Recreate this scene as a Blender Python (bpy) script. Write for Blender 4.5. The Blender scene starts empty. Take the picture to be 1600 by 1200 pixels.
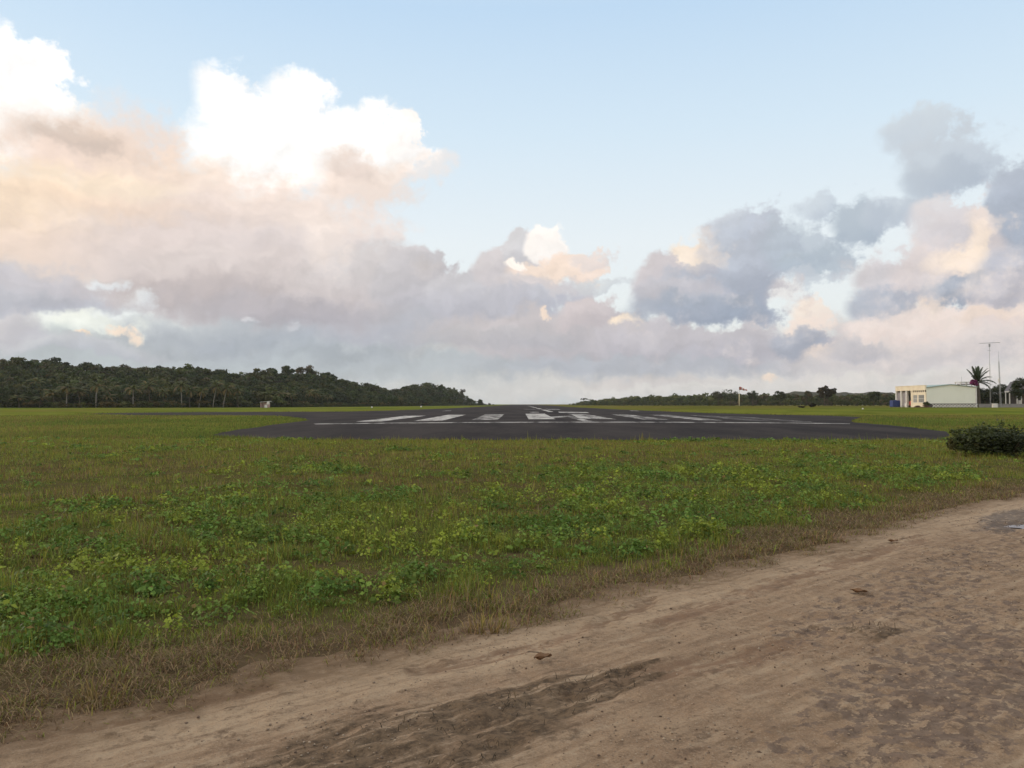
import bpy, bmesh, math, random
import numpy as np
from mathutils import Vector, Matrix

random.seed(7)
rng = np.random.default_rng(11)
scene = bpy.context.scene
COL = scene.collection

# ------------------------------------------------------------------ camera
F, CX, CY, HOR, CAMH = 1250.0, 800.0, 600.0, 631.5, 1.6
PITCH = math.atan((HOR - CY) / F)
cam_data = bpy.data.cameras.new("camera")
cam_data.sensor_width = 36.0
cam_data.lens = 36.0 * F / 1600.0
cam_data.clip_start = 0.1
cam_data.clip_end = 60000.0
cam = bpy.data.objects.new("camera", cam_data)
COL.objects.link(cam)
cam.location = (0, 0, CAMH)
cam.rotation_euler = (math.pi / 2 + PITCH, 0, 0)
scene.camera = cam
scene.render.engine = "CYCLES"
scene.cycles.max_bounces = 6
scene.cycles.diffuse_bounces = 3
scene.cycles.glossy_bounces = 2
scene.cycles.transmission_bounces = 3
scene.cycles.volume_bounces = 1
scene.cycles.transparent_max_bounces = 6
scene.cycles.caustics_reflective = False
scene.cycles.caustics_refractive = False
scene.cycles.use_denoising = True
scene.view_settings.view_transform = "Standard"
scene.view_settings.look = "None"
scene.view_settings.exposure = 0.0
scene.view_settings.gamma = 1.0


def pix_dir(px, py):
    x, y, z = (px - CX) / F, 1.0, (CY - py) / F
    c, s = math.cos(PITCH), math.sin(PITCH)
    return x, y * c - z * s, y * s + z * c


def ground(px, py, z=0.0):
    """the point on the plane at height z that the photograph shows at (px, py)"""
    x, y, d = pix_dir(px, py)
    t = (z - CAMH) / d
    return x * t, y * t


def at_depth(px, py, depth):
    x, y, d = pix_dir(px, py)
    t = depth / y
    return x * t, depth, CAMH + d * t


def lin(r, g, b):
    out = []
    for v in (r, g, b):
        v /= 255.0
        out.append(v / 12.92 if v <= 0.04045 else ((v + 0.055) / 1.055) ** 2.4)
    return out


# ------------------------------------------------------------------ node helpers
class Nodes:
    def __init__(self, tree):
        self.t = tree
        self.n = tree.nodes
        self.l = tree.links
        self.n.clear()

    def new(self, kind, **kw):
        nd = self.n.new(kind)
        for k, v in kw.items():
            setattr(nd, k, v)
        return nd

    def put(self, sock, v):
        if isinstance(v, bpy.types.NodeSocket):
            self.l.new(v, sock)
        else:
            sock.default_value = v

    def math(self, op, a, b=None, c=None, clamp=False):
        nd = self.new("ShaderNodeMath", operation=op, use_clamp=clamp)
        for i, v in enumerate((a, b, c)):
            if v is not None:
                self.put(nd.inputs[i], v)
        return nd.outputs[0]

    def vec(self, op, a, b=None, c=None):
        nd = self.new("ShaderNodeVectorMath", operation=op)
        for i, v in enumerate((a, b, c)):
            if v is not None:
                if op == "SCALE" and i == 1:
                    self.put(nd.inputs["Scale"], v)
                else:
                    self.put(nd.inputs[i], v)
        return nd.outputs["Value"] if op in ("LENGTH", "DOT_PRODUCT", "DISTANCE") else nd.outputs["Vector"]

    def noise(self, vec, scale, detail=4.0, rough=0.55, kind="FBM", dim="3D", lac=2.0):
        nd = self.new("ShaderNodeTexNoise", noise_dimensions=dim, noise_type=kind)
        self.put(nd.inputs["Vector"], vec)
        nd.inputs["Scale"].default_value = scale
        nd.inputs["Detail"].default_value = detail
        nd.inputs["Roughness"].default_value = rough
        nd.inputs["Lacunarity"].default_value = lac
        return nd

    def smooth(self, v, a, b, lo=0.0, hi=1.0, kind="SMOOTHSTEP"):
        nd = self.new("ShaderNodeMapRange", interpolation_type=kind)
        self.put(nd.inputs[0], v)
        for i, x in enumerate((a, b, lo, hi)):
            self.put(nd.inputs[i + 1], x)
        return nd.outputs[0]

    def mix(self, f, a, b, blend="MIX"):
        nd = self.new("ShaderNodeMix", data_type="RGBA", blend_type=blend, clamp_factor=True)
        self.put(nd.inputs[0], f)
        for i, v in ((6, a), (7, b)):
            if not isinstance(v, bpy.types.NodeSocket):
                v = tuple(v)[:3] + (1.0,)
            self.put(nd.inputs[i], v)
        return nd.outputs[2]

    def ramp(self, f, stops):
        nd = self.new("ShaderNodeValToRGB")
        els = nd.color_ramp.elements
        els[0].position, els[0].color = stops[0][0], tuple(stops[0][1]) + (1.0,)
        els[1].position, els[1].color = stops[-1][0], tuple(stops[-1][1]) + (1.0,)
        for p, c in stops[1:-1]:
            e = els.new(p)
            e.color = tuple(c) + (1.0,)
        self.put(nd.inputs[0], f)
        return nd.outputs[0]


# ------------------------------------------------------------------ sky and light
SUN_AZ, SUN_EL = math.radians(-62.0), math.radians(11.0)
STRENGTH = 0.12


def sky_pt(px, py):
    x, y, z = pix_dir(px, py)
    h = math.hypot(x, y)
    return math.atan2(x, y) * 12.5, z / h * 12.5


# painted back to front: centre, half axes (in pixels of the 1600 wide view, turned into directions), colour as it
# shows, cover, edge softness, raggedness
CLOUDS = [
    # --- grey stratus along the horizon
    (800, 660, 4000, 140, (187, 195, 206), .97, .30, .30),
    (1350, 575, 520, 70, (220, 212, 214), .75, .60, .30),
    (800, 640, 4000, 45, (213, 215, 218), .80, .70, .10),
    (1300, 605, 600, 30, (230, 226, 222), .80, .70, .10),
    (240, 575, 300, 28, (198, 209, 218), .6, .80, .15),
    (860, 543, 190, 13, (212, 206, 208), .7, .70, .30),
    (1020, 597, 110, 8, (222, 214, 212), .7, .80, .20),
    (430, 535, 220, 28, (184, 192, 205), .7, .60, .20),
    (1000, 565, 240, 26, (190, 195, 208), .7, .60, .20),
    (1195, 587, 14, 6, (246, 226, 208), .8, .80, .40),
    # --- far left: bright tower of cloud
    (-330, 170, 330, 190, (255, 253, 250), 1., .18, .50),
    (-40, 150, 118, 112, (262, 260, 257), 1., .20, .60),
    (45, 95, 58, 58, (264, 263, 262), 1., .18, .60),
    (25, 205, 120, 66, (264, 262, 258), 1., .22, .60),
    (60, 172, 92, 40, (262, 259, 255), 1., .24, .60),
    (-15, 232, 36, 36, (262, 257, 250), 1., .30, .60),
    # --- bright middle cumulus
    (355, 150, 48, 46, (266, 265, 264), 1., .26, .70),
    (468, 150, 62, 52, (266, 265, 264), 1., .26, .70),
    (430, 236, 132, 88, (267, 266, 264), 1., .20, .60),
    (566, 222, 96, 60, (266, 265, 263), 1., .20, .60),
    (640, 214, 26, 42, (262, 258, 254), 1., .26, .70),
    # --- peach flank in front of both
    (150, 250, 140, 62, (242, 220, 206), .95, .42, .70),
    (195, 215, 75, 50, (244, 222, 206), .75, .50, .80),
    (90, 330, 240, 66, (250, 226, 200), .95, .40, .50),
    (-250, 360, 300, 110, (248, 226, 202), .95, .40, .50),
    (290, 300, 140, 62, (246, 226, 210), .90, .45, .60),
    (560, 285, 85, 42, (246, 226, 212), .85, .45, .80),
    (645, 262, 60, 22, (250, 236, 226), .55, .60, .90),
    (540, 255, 42, 20, (234, 214, 204), .55, .60, .80),
    (420, 345, 170, 60, (245, 228, 218), .95, .40, .60),
    (90, 400, 200, 48, (240, 220, 206), .90, .50, .40),
    (300, 385, 190, 70, (235, 219, 214), .95, .45, .50),
    (520, 370, 70, 48, (244, 230, 222), .80, .50, .70),
    (480, 385, 120, 20, (226, 214, 217), .6, .60, .60),
    # --- mauve base of the left bank
    (60, 452, 165, 34, (212, 208, 219), .97, .35, .40),
    (-280, 470, 260, 60, (210, 206, 218), .97, .35, .40),
    (40, 470, 150, 18, (200, 201, 215), .80, .50, .30),
    (30, 515, 50, 34, (212, 208, 217), .95, .30, .40),
    (400, 440, 230, 54, (227, 213, 213), .97, .30, .40),
    (590, 445, 110, 58, (223, 215, 219), .97, .25, .50),
    (585, 480, 220, 40, (211, 205, 213), .95, .40, .30),
    (700, 505, 300, 30, (198, 199, 213), .85, .50, .30),
    (560, 500, 200, 20, (199, 200, 211), .70, .60, .30),
    (455, 470, 190, 34, (222, 209, 211), .70, .50, .30),
    (300, 452, 130, 26, (210, 197, 200), .85, .40, .50),
    (430, 484, 170, 22, (196, 189, 199), .85, .40, .40),
    (330, 520, 150, 22, (189, 196, 209), .85, .50, .40),
    (512, 385, 26, 44, (247, 234, 226), .70, .60, .90),
    (120, 212, 66, 22, (226, 203, 190), .70, .60, .90),
    (150, 285, 120, 18, (253, 234, 210), .75, .80, .70),
    (185, 322, 140, 14, (240, 216, 196), .60, .80, .60),
    # --- openings in the left bank
    (135, 506, 70, 23, (240, 244, 236), .95, .32, .70),
    (172, 442, 20, 8, (238, 243, 246), .75, .60, .90),
    (228, 462, 18, 12, (236, 240, 242), .75, .60, .90),
    (380, 497, 11, 5, (236, 236, 240), .5, .60, .60),
    (455, 512, 9, 5, (228, 230, 236), .35, .60, .60),
    (95, 520, 24, 13, (214, 224, 224), .5, .60, .80),
    (140, 529, 20, 6, (252, 230, 206), .9, .40, .70),
    (195, 518, 15, 9, (250, 230, 210), .9, .50, .80),
    (130, 545, 120, 14, (208, 210, 220), .95, .35, .40),
    # --- middle cumulus over the runway
    (645, 440, 70, 48, (212, 207, 215), .95, .20, .50),
    (668, 425, 34, 15, (216, 208, 212), .70, .50, .90),
    (735, 462, 75, 38, (212, 209, 219), .97, .18, .45),
    (800, 425, 65, 42, (222, 214, 220), .97, .18, .45),
    (822, 392, 38, 34, (220, 217, 224), .95, .18, .45),
    (856, 380, 27, 22, (262, 256, 250), .95, .36, .70),
    (905, 415, 52, 24, (246, 226, 212), .95, .25, .70),
    (925, 405, 36, 14, (234, 222, 218), .75, .40, .60),
    (850, 428, 55, 24, (248, 228, 212), .90, .40, .60),
    (808, 414, 17, 10, (264, 256, 246), .95, .45, .70),
    (840, 455, 80, 24, (222, 214, 220), .90, .40, .60),
    (780, 480, 130, 26, (204, 203, 217), .95, .35, .50),
    (860, 470, 32, 18, (206, 207, 222), .85, .40, .80),
    (945, 447, 40, 10, (214, 218, 226), .65, .50, 1.0),
    (860, 520, 180, 36, (211, 203, 210), .95, .35, .40),
    (930, 500, 60, 30, (218, 206, 212), .95, .25, .60),
    (855, 490, 9, 9, (250, 228, 208), .8, .60, .80),
    (800, 525, 150, 14, (200, 198, 207), .60, .60, .30),
    (985, 505, 24, 16, (254, 236, 214), .95, .40, .70),
    (1010, 528, 110, 24, (208, 204, 213), .95, .35, .50),
    # --- blue grey cumulus right of the runway
    (1080, 400, 40, 34, (252, 236, 218), .95, .25, .70),
    (1030, 440, 50, 38, (220, 213, 219), .97, .25, .60),
    (1175, 400, 82, 68, (202, 207, 221), .97, .28, .80),
    (1105, 400, 34, 38, (244, 228, 214), .45, .70, .90),
    (1165, 345, 34, 24, (212, 217, 228), .85, .40, 1.0),
    (1120, 462, 118, 46, (190, 196, 213), .97, .26, .60),
    (1060, 470, 70, 34, (208, 207, 218), .90, .35, .60),
    (1095, 484, 105, 22, (176, 186, 205), .85, .50, .45),
    (1090, 420, 26, 12, (206, 206, 216), .8, .50, .90),
    (1250, 385, 40, 46, (195, 206, 220), .75, .50, 1.1),
    (1270, 415, 52, 24, (189, 202, 217), .80, .50, 1.0),
    (1265, 440, 48, 16, (206, 213, 224), .70, .50, 1.0),
    (1270, 328, 36, 20, (208, 217, 229), .75, .50, 1.1),
    (1340, 355, 56, 42, (188, 201, 217), .88, .45, .90),
    (1385, 340, 40, 30, (204, 213, 226), .70, .50, 1.0),
    (1228, 462, 28, 18, (238, 224, 218), .40, .60, .90),
    (1264, 482, 26, 14, (250, 232, 216), .75, .60, 1.1),
    (1255, 505, 40, 16, (244, 226, 214), .8, .50, .80),
    (1150, 535, 170, 26, (204, 201, 211), .95, .30, .60),
    (1245, 530, 55, 24, (188, 192, 208), .92, .30, .60),
    (1290, 545, 30, 10, (244, 226, 212), .8, .60, .80),
    # --- grey puff high on the right
    (1440, 210, 56, 32, (212, 219, 228), .80, .50, 1.0),
    (1490, 250, 76, 50, (208, 216, 227), .85, .50, .90),
    (1465, 285, 60, 36, (198, 208, 222), .80, .50, .80),
    (1420, 335, 30, 22, (204, 213, 226), .70, .60, 1.0),
    # --- bank at the right edge
    (1530, 385, 95, 66, (228, 219, 222), .97, .25, .60),
    (1620, 420, 140, 130, (222, 214, 219), .97, .20, .60),
    (1470, 345, 50, 34, (230, 224, 227), .85, .40, .80),
    (1390, 440, 58, 40, (220, 215, 221), .95, .30, .60),
    (1470, 440, 80, 50, (226, 216, 218), .95, .35, .60),
    (1508, 412, 44, 28, (254, 236, 218), .90, .55, 1.1),
    (1530, 385, 26, 34, (252, 234, 216), .80, .50, .90),
    (1590, 325, 42, 70, (190, 199, 217), .95, .30, .60),
    (1650, 330, 80, 110, (188, 197, 216), .95, .30, .60),
    (1580, 425, 60, 50, (206, 206, 219), .92, .40, .60),
    (1545, 345, 40, 20, (246, 230, 218), .55, .60, .90),
    (1505, 464, 56, 28, (180, 188, 206), .95, .28, .70),
    (1600, 460, 90, 32, (206, 204, 216), .90, .40, .50),
    (1385, 478, 60, 26, (191, 196, 212), .92, .35, .60),
    (1460, 490, 26, 14, (252, 230, 210), .60, .60, .80),
    (1500, 520, 190, 34, (238, 223, 217), .95, .35, .50),
    (1560, 500, 70, 12, (246, 226, 210), .70, .60, .70),
    (1480, 550, 260, 26, (222, 214, 215), .85, .50, .40),
    (1345, 545, 60, 16, (208, 205, 213), .85, .40, .60),
    # --- thick bank of cloud round the rest of the horizon, out of the picture
    (3300, 430, 1700, 190, (236, 226, 222), .95, .40, .50),
    (-1750, 420, 1150, 330, (372, 325, 272), .95, .40, .50),  # unseen cloud, made brighter than white to light the ground warmly
]


def tone(c, px=0):
    """greys a little deeper than listed, lit parts as listed; the clouds on the right are bluer"""
    m = max(c)
    g = 0.935 + 0.065 * min(1.0, max(0.0, (m - 218) / 25.0))
    lum = 0.3 * c[0] + 0.55 * c[1] + 0.15 * c[2]
    sat = 0.80 if m < 236 else 1.0
    r, gg, b = [lum + (v - lum) * sat for v in c]
    if m < 228 and px < 960:
        gg += 1.5
    if px > 960 and b > r + 8:
        r, gg = r - 5, gg - 2
    return r * g, gg * g, b * g


def build_world():
    w = bpy.data.worlds.new("World")
    scene.world = w
    w.use_nodes = True
    N = Nodes(w.node_tree)
    d = N.new("ShaderNodeTexCoord").outputs["Generated"]
    sep = N.new("ShaderNodeSeparateXYZ")
    N.put(sep.inputs[0], d)
    x, y, z = sep.outputs
    az = N.math("ARCTAN2", x, y)
    hyp = N.math("SQRT", N.math("MULTIPLY_ADD", x, x, N.math("MULTIPLY", y, y)))
    el = N.math("DIVIDE", z, N.math("MAXIMUM", hyp, 0.02))
    comb = N.new("ShaderNodeCombineXYZ")
    N.put(comb.inputs[0], N.math("MULTIPLY", az, 12.5))
    N.put(comb.inputs[1], N.math("MULTIPLY", el, 12.5))
    S = comb.outputs[0]

    sky = N.new("ShaderNodeTexSky", sky_type="NISHITA")
    sky.sun_disc = False
    sky.sun_elevation = SUN_EL
    sky.sun_rotation = SUN_AZ
    sky.altitude = 0.0
    sky.air_density = 1.0
    sky.dust_density = 1.6
    sky.ozone_density = 1.5
    k = 1.0 / STRENGTH
    # thin high veil that pales the blue towards the horizon
    veil = N.ramp(N.math("MULTIPLY", el, 1.0, clamp=True), [
        (0.0, [v * k for v in lin(238, 240, 236)]), (0.10, [v * k for v in lin(241, 246, 246)]),
        (0.20, [v * k for v in lin(240, 248, 252)]), (0.34, [v * k for v in lin(220, 239, 253)]),
        (0.50, [v * k for v in lin(198, 225, 250)]), (0.64, [v * k for v in lin(212, 230, 248)]), (0.90, [v * k for v in lin(262, 257, 250)])])  # unseen zenith raised above white to add light on the ground
    base = N.mix(0.92, sky.outputs[0], veil)

    warp = N.noise(S, 0.60, 3.0, 0.5).outputs["Color"]
    fine = N.noise(S, 2.1, 7.0, 0.64)
    S2 = N.vec("MULTIPLY_ADD", N.vec("SUBTRACT", warp, (0.5, 0.5, 0.5)), (0.95, 0.60, 0.0), S)
    S2 = N.vec("MULTIPLY_ADD", N.vec("SUBTRACT", fine.outputs["Color"], (0.5, 0.5, 0.5)), (0.66, 0.62, 0.0), S2)
    nz = N.math("SUBTRACT", fine.outputs["Fac"], 0.5)
    # billows: the side of each billow turned to the sun is a little lighter
    b0 = N.noise(N.vec("MULTIPLY", S2, (0.8, 1.2, 1.0)), 1.3, 5.0, 0.55).outputs["Fac"]
    b1 = N.noise(N.vec("MULTIPLY_ADD", S2, (0.8, 1.2, 1.0), (-0.09, 0.14, 0.0)), 1.3, 5.0, 0.55).outputs["Fac"]
    relief = N.math("MULTIPLY_ADD", N.math("SUBTRACT", b0, b1), 0.55, N.math("MULTIPLY", N.math("SUBTRACT", b0, 0.5), 0.16))

    cuts = [-math.pi, -0.68, -0.34, -0.14, 0.12, 0.34, 0.68, math.pi]

    def region(a0, a1):
        """sky and clouds between two azimuths: only the clouds that reach into it"""
        col, cover = base, None
        # nodes alike in two regions would be merged and worked out for both: keep them a hair apart
        tick = 1.0 + 2e-5 * cuts.index(a0)
        for px, py, rx, ry, c, op, soft, rag in CLOUDS:
            u, v = sky_pt(px, py)
            ca = math.cos(max(-1.2, min(1.2, u / 12.5)))
            su, sv = 100.0 / (rx * ca * ca), 100.0 / (ry * ca)
            if abs(px - 800) > 1500:
                u = (px - 800) / 1250 * 12.5
                su, sv = 100.0 / rx, 100.0 / ry
            su, sv = su * tick, sv * tick
            reach = (1.0 + 1.3 * soft + 0.35 * rag) / su + 0.55
            if u + reach < a0 * 12.5 or u - reach > a1 * 12.5:
                continue
            p = N.vec("MULTIPLY_ADD", S2, (su, sv, 0.0), (-u * su, -v * sv, 0.0))
            r = N.vec("LENGTH", p)
            r = N.math("MULTIPLY_ADD", nz, rag * (2.2 if px < 600 else 2.7) * tick, r)
            sw = soft * (1.15 if px < 600 else 0.72)
            a = N.smooth(r, 1.0 + sw, 1.0 - sw, 0.0, op)
            # each billow is warmer and lighter towards the sun, up on its left, and greyer below on its right
            lc = lin(*tone(c, px))
            lit = N.math("MULTIPLY_ADD", N.vec("DOT_PRODUCT", p, (-0.40 * tick, 0.62, 0.0)), 0.5, 0.5)
            dk = 0.05 + 0.085 * max(0.0, min(1.0, (250 - max(c)) / 35.0))
            two = N.mix(lit, [t * k * (1 - dk * w) for t, w in zip(lc, (1.25, 1.1, 0.75))], [t * k * (1 + dk * w) for t, w in zip(lc, (1.25, 1.0, 0.55))])
            col = N.mix(a, col, two)
            if op > .9:
                cover = a if cover is None else N.math("MAXIMUM", cover, a)
        col = N.vec("SCALE", col, N.math("MULTIPLY_ADD", relief, cover, 1.0))
        return background(col)

    def background(col):
        bg = N.new("ShaderNodeBackground")
        N.put(bg.inputs[0], col)
        bg.inputs[1].default_value = STRENGTH
        return bg.outputs[0]

    def choose(f, off, on):
        m = N.new("ShaderNodeMixShader")
        N.put(m.inputs[0], f)
        N.l.new(off, m.inputs[1])
        N.l.new(on, m.inputs[2])
        return m.outputs[0]

    cells = [region(cuts[i], cuts[i + 1]) for i in range(7)]

    def tree(lo, hi):
        if hi - lo == 1:
            return cells[lo]
        m = (lo + hi) // 2
        return choose(N.math("GREATER_THAN", az, cuts[m]), tree(lo, m), tree(m, hi))

    inner = choose(N.math("GREATER_THAN", N.math("ABSOLUTE", az), 0.68), tree(1, 6),
                   choose(N.math("GREATER_THAN", az, 0.0), cells[0], cells[6]))
    clear = N.math("GREATER_THAN", N.math("ABSOLUTE", N.math("SUBTRACT", el, 0.30)), 0.36)
    surf = choose(clear, inner, background(base))
    out = N.new("ShaderNodeOutputWorld")
    N.l.new(surf, out.inputs[0])
    w.cycles.sampling_method = "NONE"

    sd = bpy.data.lights.new("sun", "SUN")
    sd.energy = 1.0
    sd.angle = math.radians(14)
    sd.color = (1.0, 0.86, 0.70)
    so = bpy.data.objects.new("sun", sd)
    COL.objects.link(so)
    dv = Vector((math.sin(SUN_AZ) * math.cos(SUN_EL), math.cos(SUN_AZ) * math.cos(SUN_EL), math.sin(SUN_EL)))
    so.rotation_euler = dv.to_track_quat("Z", "Y").to_euler()


build_world()

# ------------------------------------------------------------------ object helpers
def tag(o, label=None, cat=None, group=None, kind=None):
    if label:
        o["label"] = label
    if cat:
        o["category"] = cat
    if group:
        o["group"] = group
    if kind:
        o["kind"] = kind
    return o


def empty(name, loc, rz=0.0, label=None, cat=None, group=None):
    o = bpy.data.objects.new(name, None)
    o.empty_display_size = 0.5
    o.location = loc
    o.rotation_euler = (0, 0, rz)
    COL.objects.link(o)
    return tag(o, label, cat, group)


def link_mesh(name, me, parent=None):
    o = bpy.data.objects.new(name, me)
    COL.objects.link(o)
    if parent is not None:
        o.parent = parent
    return o


def np_mesh(name, verts, faces, mat, parent=None, tint=None, smooth=False, attrs=None, loc=None):
    """one mesh object from arrays; faces is a list of (n, k) index arrays"""
    verts = np.asarray(verts, dtype=np.float32)
    me = bpy.data.meshes.new(name)
    me.vertices.add(len(verts))
    me.vertices.foreach_set("co", verts.ravel())
    faces = [np.asarray(f, dtype=np.int32) for f in faces if len(f)]
    idx = np.concatenate([f.ravel() for f in faces])
    cnt = np.concatenate([np.full(len(f), f.shape[1], dtype=np.int32) for f in faces])
    start = np.concatenate([[0], np.cumsum(cnt)[:-1]]).astype(np.int32)
    me.loops.add(len(idx))
    me.loops.foreach_set("vertex_index", idx)
    me.polygons.add(len(cnt))
    me.polygons.foreach_set("loop_start", start)
    me.polygons.foreach_set("loop_total", cnt)
    if smooth:
        me.polygons.foreach_set("use_smooth", np.ones(len(cnt), dtype=bool))
    if tint is not None:
        a = me.attributes.new("tint", "FLOAT_COLOR", "POINT")
        c = np.ones((len(verts), 4), dtype=np.float32)
        c[:, :3] = tint
        a.data.foreach_set("color", c.ravel())
    for k, v in (attrs or {}).items():
        a = me.attributes.new(k, "FLOAT", "POINT")
        a.data.foreach_set("value", np.asarray(v, dtype=np.float32))
    me.update(calc_edges=True)
    if mat:
        me.materials.append(mat)
    o = link_mesh(name, me, parent)
    if loc is not None:
        o.location = loc
    return o


class MB:
    """collects boxes, tubes and polygons into one mesh"""

    def __init__(self):
        self.v, self.f = [], []

    def add(self, vs, fs):
        n = len(self.v)
        self.v += [tuple(p) for p in vs]
        self.f += [tuple(i + n for i in f) for f in fs]
        return self

    def box(self, x0, x1, y0, y1, z0, z1, bev=0.0):
        if bev <= 0:
            vs = [(x, y, z) for z in (z0, z1) for x, y in ((x0, y0), (x1, y0), (x1, y1), (x0, y1))]
            return self.add(vs, [(3, 2, 1, 0), (4, 5, 6, 7), (0, 1, 5, 4), (1, 2, 6, 5), (2, 3, 7, 6), (3, 0, 4, 7)])
        bm = bmesh.new()
        bmesh.ops.create_cube(bm, size=1.0)
        for v in bm.verts:
            v.co = Vector(((x0 + x1) / 2 + v.co.x * (x1 - x0), (y0 + y1) / 2 + v.co.y * (y1 - y0), (z0 + z1) / 2 + v.co.z * (z1 - z0)))
        bmesh.ops.bevel(bm, geom=list(bm.edges), offset=bev, segments=2, affect="EDGES", profile=0.5)
        bm.verts.index_update()
        self.add([v.co for v in bm.verts], [[v.index for v in f.verts] for f in bm.faces])
        bm.free()
        return self

    def tube(self, pts, radii, n=8, cap=True):
        pts = [Vector(p) for p in pts]
        if not hasattr(radii, "__len__"):
            radii = [radii] * len(pts)
        rings = []
        for i, p in enumerate(pts):
            t = (pts[min(i + 1, len(pts) - 1)] - pts[max(i - 1, 0)]).normalized()
            a = t.orthogonal().normalized() if abs(t.z) < 0.9 else (Vector((1, 0, 0)) - t * t.x).normalized()
            b = t.cross(a)
            rings.append([p + (a * math.cos(q) + b * math.sin(q)) * radii[i] for q in [2 * math.pi * k / n for k in range(n)]])
        vs = [q for r in rings for q in r]
        fs = []
        for i in range(len(pts) - 1):
            for k in range(n):
                fs.append((i * n + k, i * n + (k + 1) % n, (i + 1) * n + (k + 1) % n, (i + 1) * n + k))
        if cap:
            fs.append(tuple(range(n - 1, -1, -1)))
            fs.append(tuple((len(pts) - 1) * n + k for k in range(n)))
        return self.add(vs, fs)

    def build(self, name, mat, parent=None, smooth=False):
        me = bpy.data.meshes.new(name)
        me.from_pydata(self.v, [], self.f)
        if smooth:
            me.polygons.foreach_set("use_smooth", [True] * len(me.polygons))
        me.update()
        if mat:
            me.materials.append(mat)
        return link_mesh(name, me, parent)


def copy_tree(o, parent=None):
    c = o.copy()
    COL.objects.link(c)
    if parent is not None:
        c.parent = parent
    for ch in list(o.children):
        copy_tree(ch, c)
    return c


# ------------------------------------------------------------------ numeric noise
def _hash(ix, iy, seed):
    h = (ix.astype(np.int64) * 374761393 + iy.astype(np.int64) * 668265263 + seed * 974711) & 0x7FFFFFFF
    h = ((h ^ (h >> 13)) * 1274126177) & 0x7FFFFFFF
    h = h ^ (h >> 16)
    return (h & 0xFFFF) / 65535.0


def vnoise(x, y, seed=0):
    ix, iy = np.floor(x), np.floor(y)
    fx, fy = x - ix, y - iy
    fx, fy = fx * fx * (3 - 2 * fx), fy * fy * (3 - 2 * fy)
    a = _hash(ix, iy, seed) * (1 - fx) + _hash(ix + 1, iy, seed) * fx
    b = _hash(ix, iy + 1, seed) * (1 - fx) + _hash(ix + 1, iy + 1, seed) * fx
    return a * (1 - fy) + b * fy


def fbm(x, y, scale=1.0, octaves=4, seed=0, gain=0.5):
    """about 0..1, mean 0.5"""
    s, amp, tot = 0.0, 1.0, 0.0
    x, y = np.asarray(x, dtype=float) * scale, np.asarray(y, dtype=float) * scale
    for o in range(octaves):
        s = s + amp * vnoise(x + 17.3 * o, y - 9.1 * o, seed + o * 31)
        tot += amp
        amp *= gain
        x, y = x * 2.03, y * 2.03
    return s / tot


def sstep(v, a, b):
    t = np.clip((np.asarray(v, dtype=float) - a) / (b - a), 0, 1)
    return t * t * (3 - 2 * t)


def in_poly(x, y, poly):
    inside = np.zeros(np.shape(x), dtype=bool)
    n = len(poly)
    for i in range(n):
        x0, y0 = poly[i]
        x1, y1 = poly[(i + 1) % n]
        if y0 == y1:
            continue
        c = (y0 > y) != (y1 > y)
        inside ^= c & (x < (x1 - x0) * (y - y0) / (y1 - y0) + x0)
    return inside


def line_dist(x, y, pts):
    """distance to an open line, signed: positive on its right-hand side"""
    best = np.full(np.shape(x), 1e9)
    sign = np.ones(np.shape(x))
    for i in range(len(pts) - 1):
        ax, ay = pts[i]
        bx, by = pts[i + 1]
        dx, dy = bx - ax, by - ay
        t = np.clip(((x - ax) * dx + (y - ay) * dy) / (dx * dx + dy * dy), 0, 1)
        ex, ey = x - (ax + t * dx), y - (ay + t * dy)
        d = np.hypot(ex, ey)
        s = np.where(dx * ey - dy * ex < 0, 1.0, -1.0)
        m = d < best
        best = np.where(m, d, best)
        sign = np.where(m, s, sign)
    return best * sign


def pix(x, y, z=0.0):
    """where the photograph shows a point, in pixels of the 1600 wide picture"""
    c, s = math.cos(PITCH), math.sin(PITCH)
    h = np.asarray(z) - CAMH
    dep = y * c + h * s
    up = h * c - y * s
    dep = np.maximum(dep, 0.05)
    return CX + F * x / dep, CY - F * up / dep


# ------------------------------------------------------------------ materials
def new_mat(name):
    m = bpy.data.materials.new(name)
    m.use_nodes = True
    N = Nodes(m.node_tree)
    out = N.new("ShaderNodeOutputMaterial")
    return m, N, out


def principled(N, out, col, rough=0.8, spec=0.3, normal=None, metal=0.0):
    b = N.new("ShaderNodeBsdfPrincipled")
    N.put(b.inputs["Base Color"], col if isinstance(col, bpy.types.NodeSocket) else tuple(col)[:3] + (1.0,))
    N.put(b.inputs["Roughness"], rough)
    b.inputs["Specular IOR Level"].default_value = spec
    b.inputs["Metallic"].default_value = metal
    if normal is not None:
        N.l.new(normal, b.inputs["Normal"])
    N.l.new(b.outputs[0], out.inputs[0])
    return b


def bump(N, h, strength, dist):
    b = N.new("ShaderNodeBump")
    b.inputs["Strength"].default_value = strength
    b.inputs["Distance"].default_value = dist
    N.put(b.inputs["Height"], h)
    return b.outputs[0]


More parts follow.
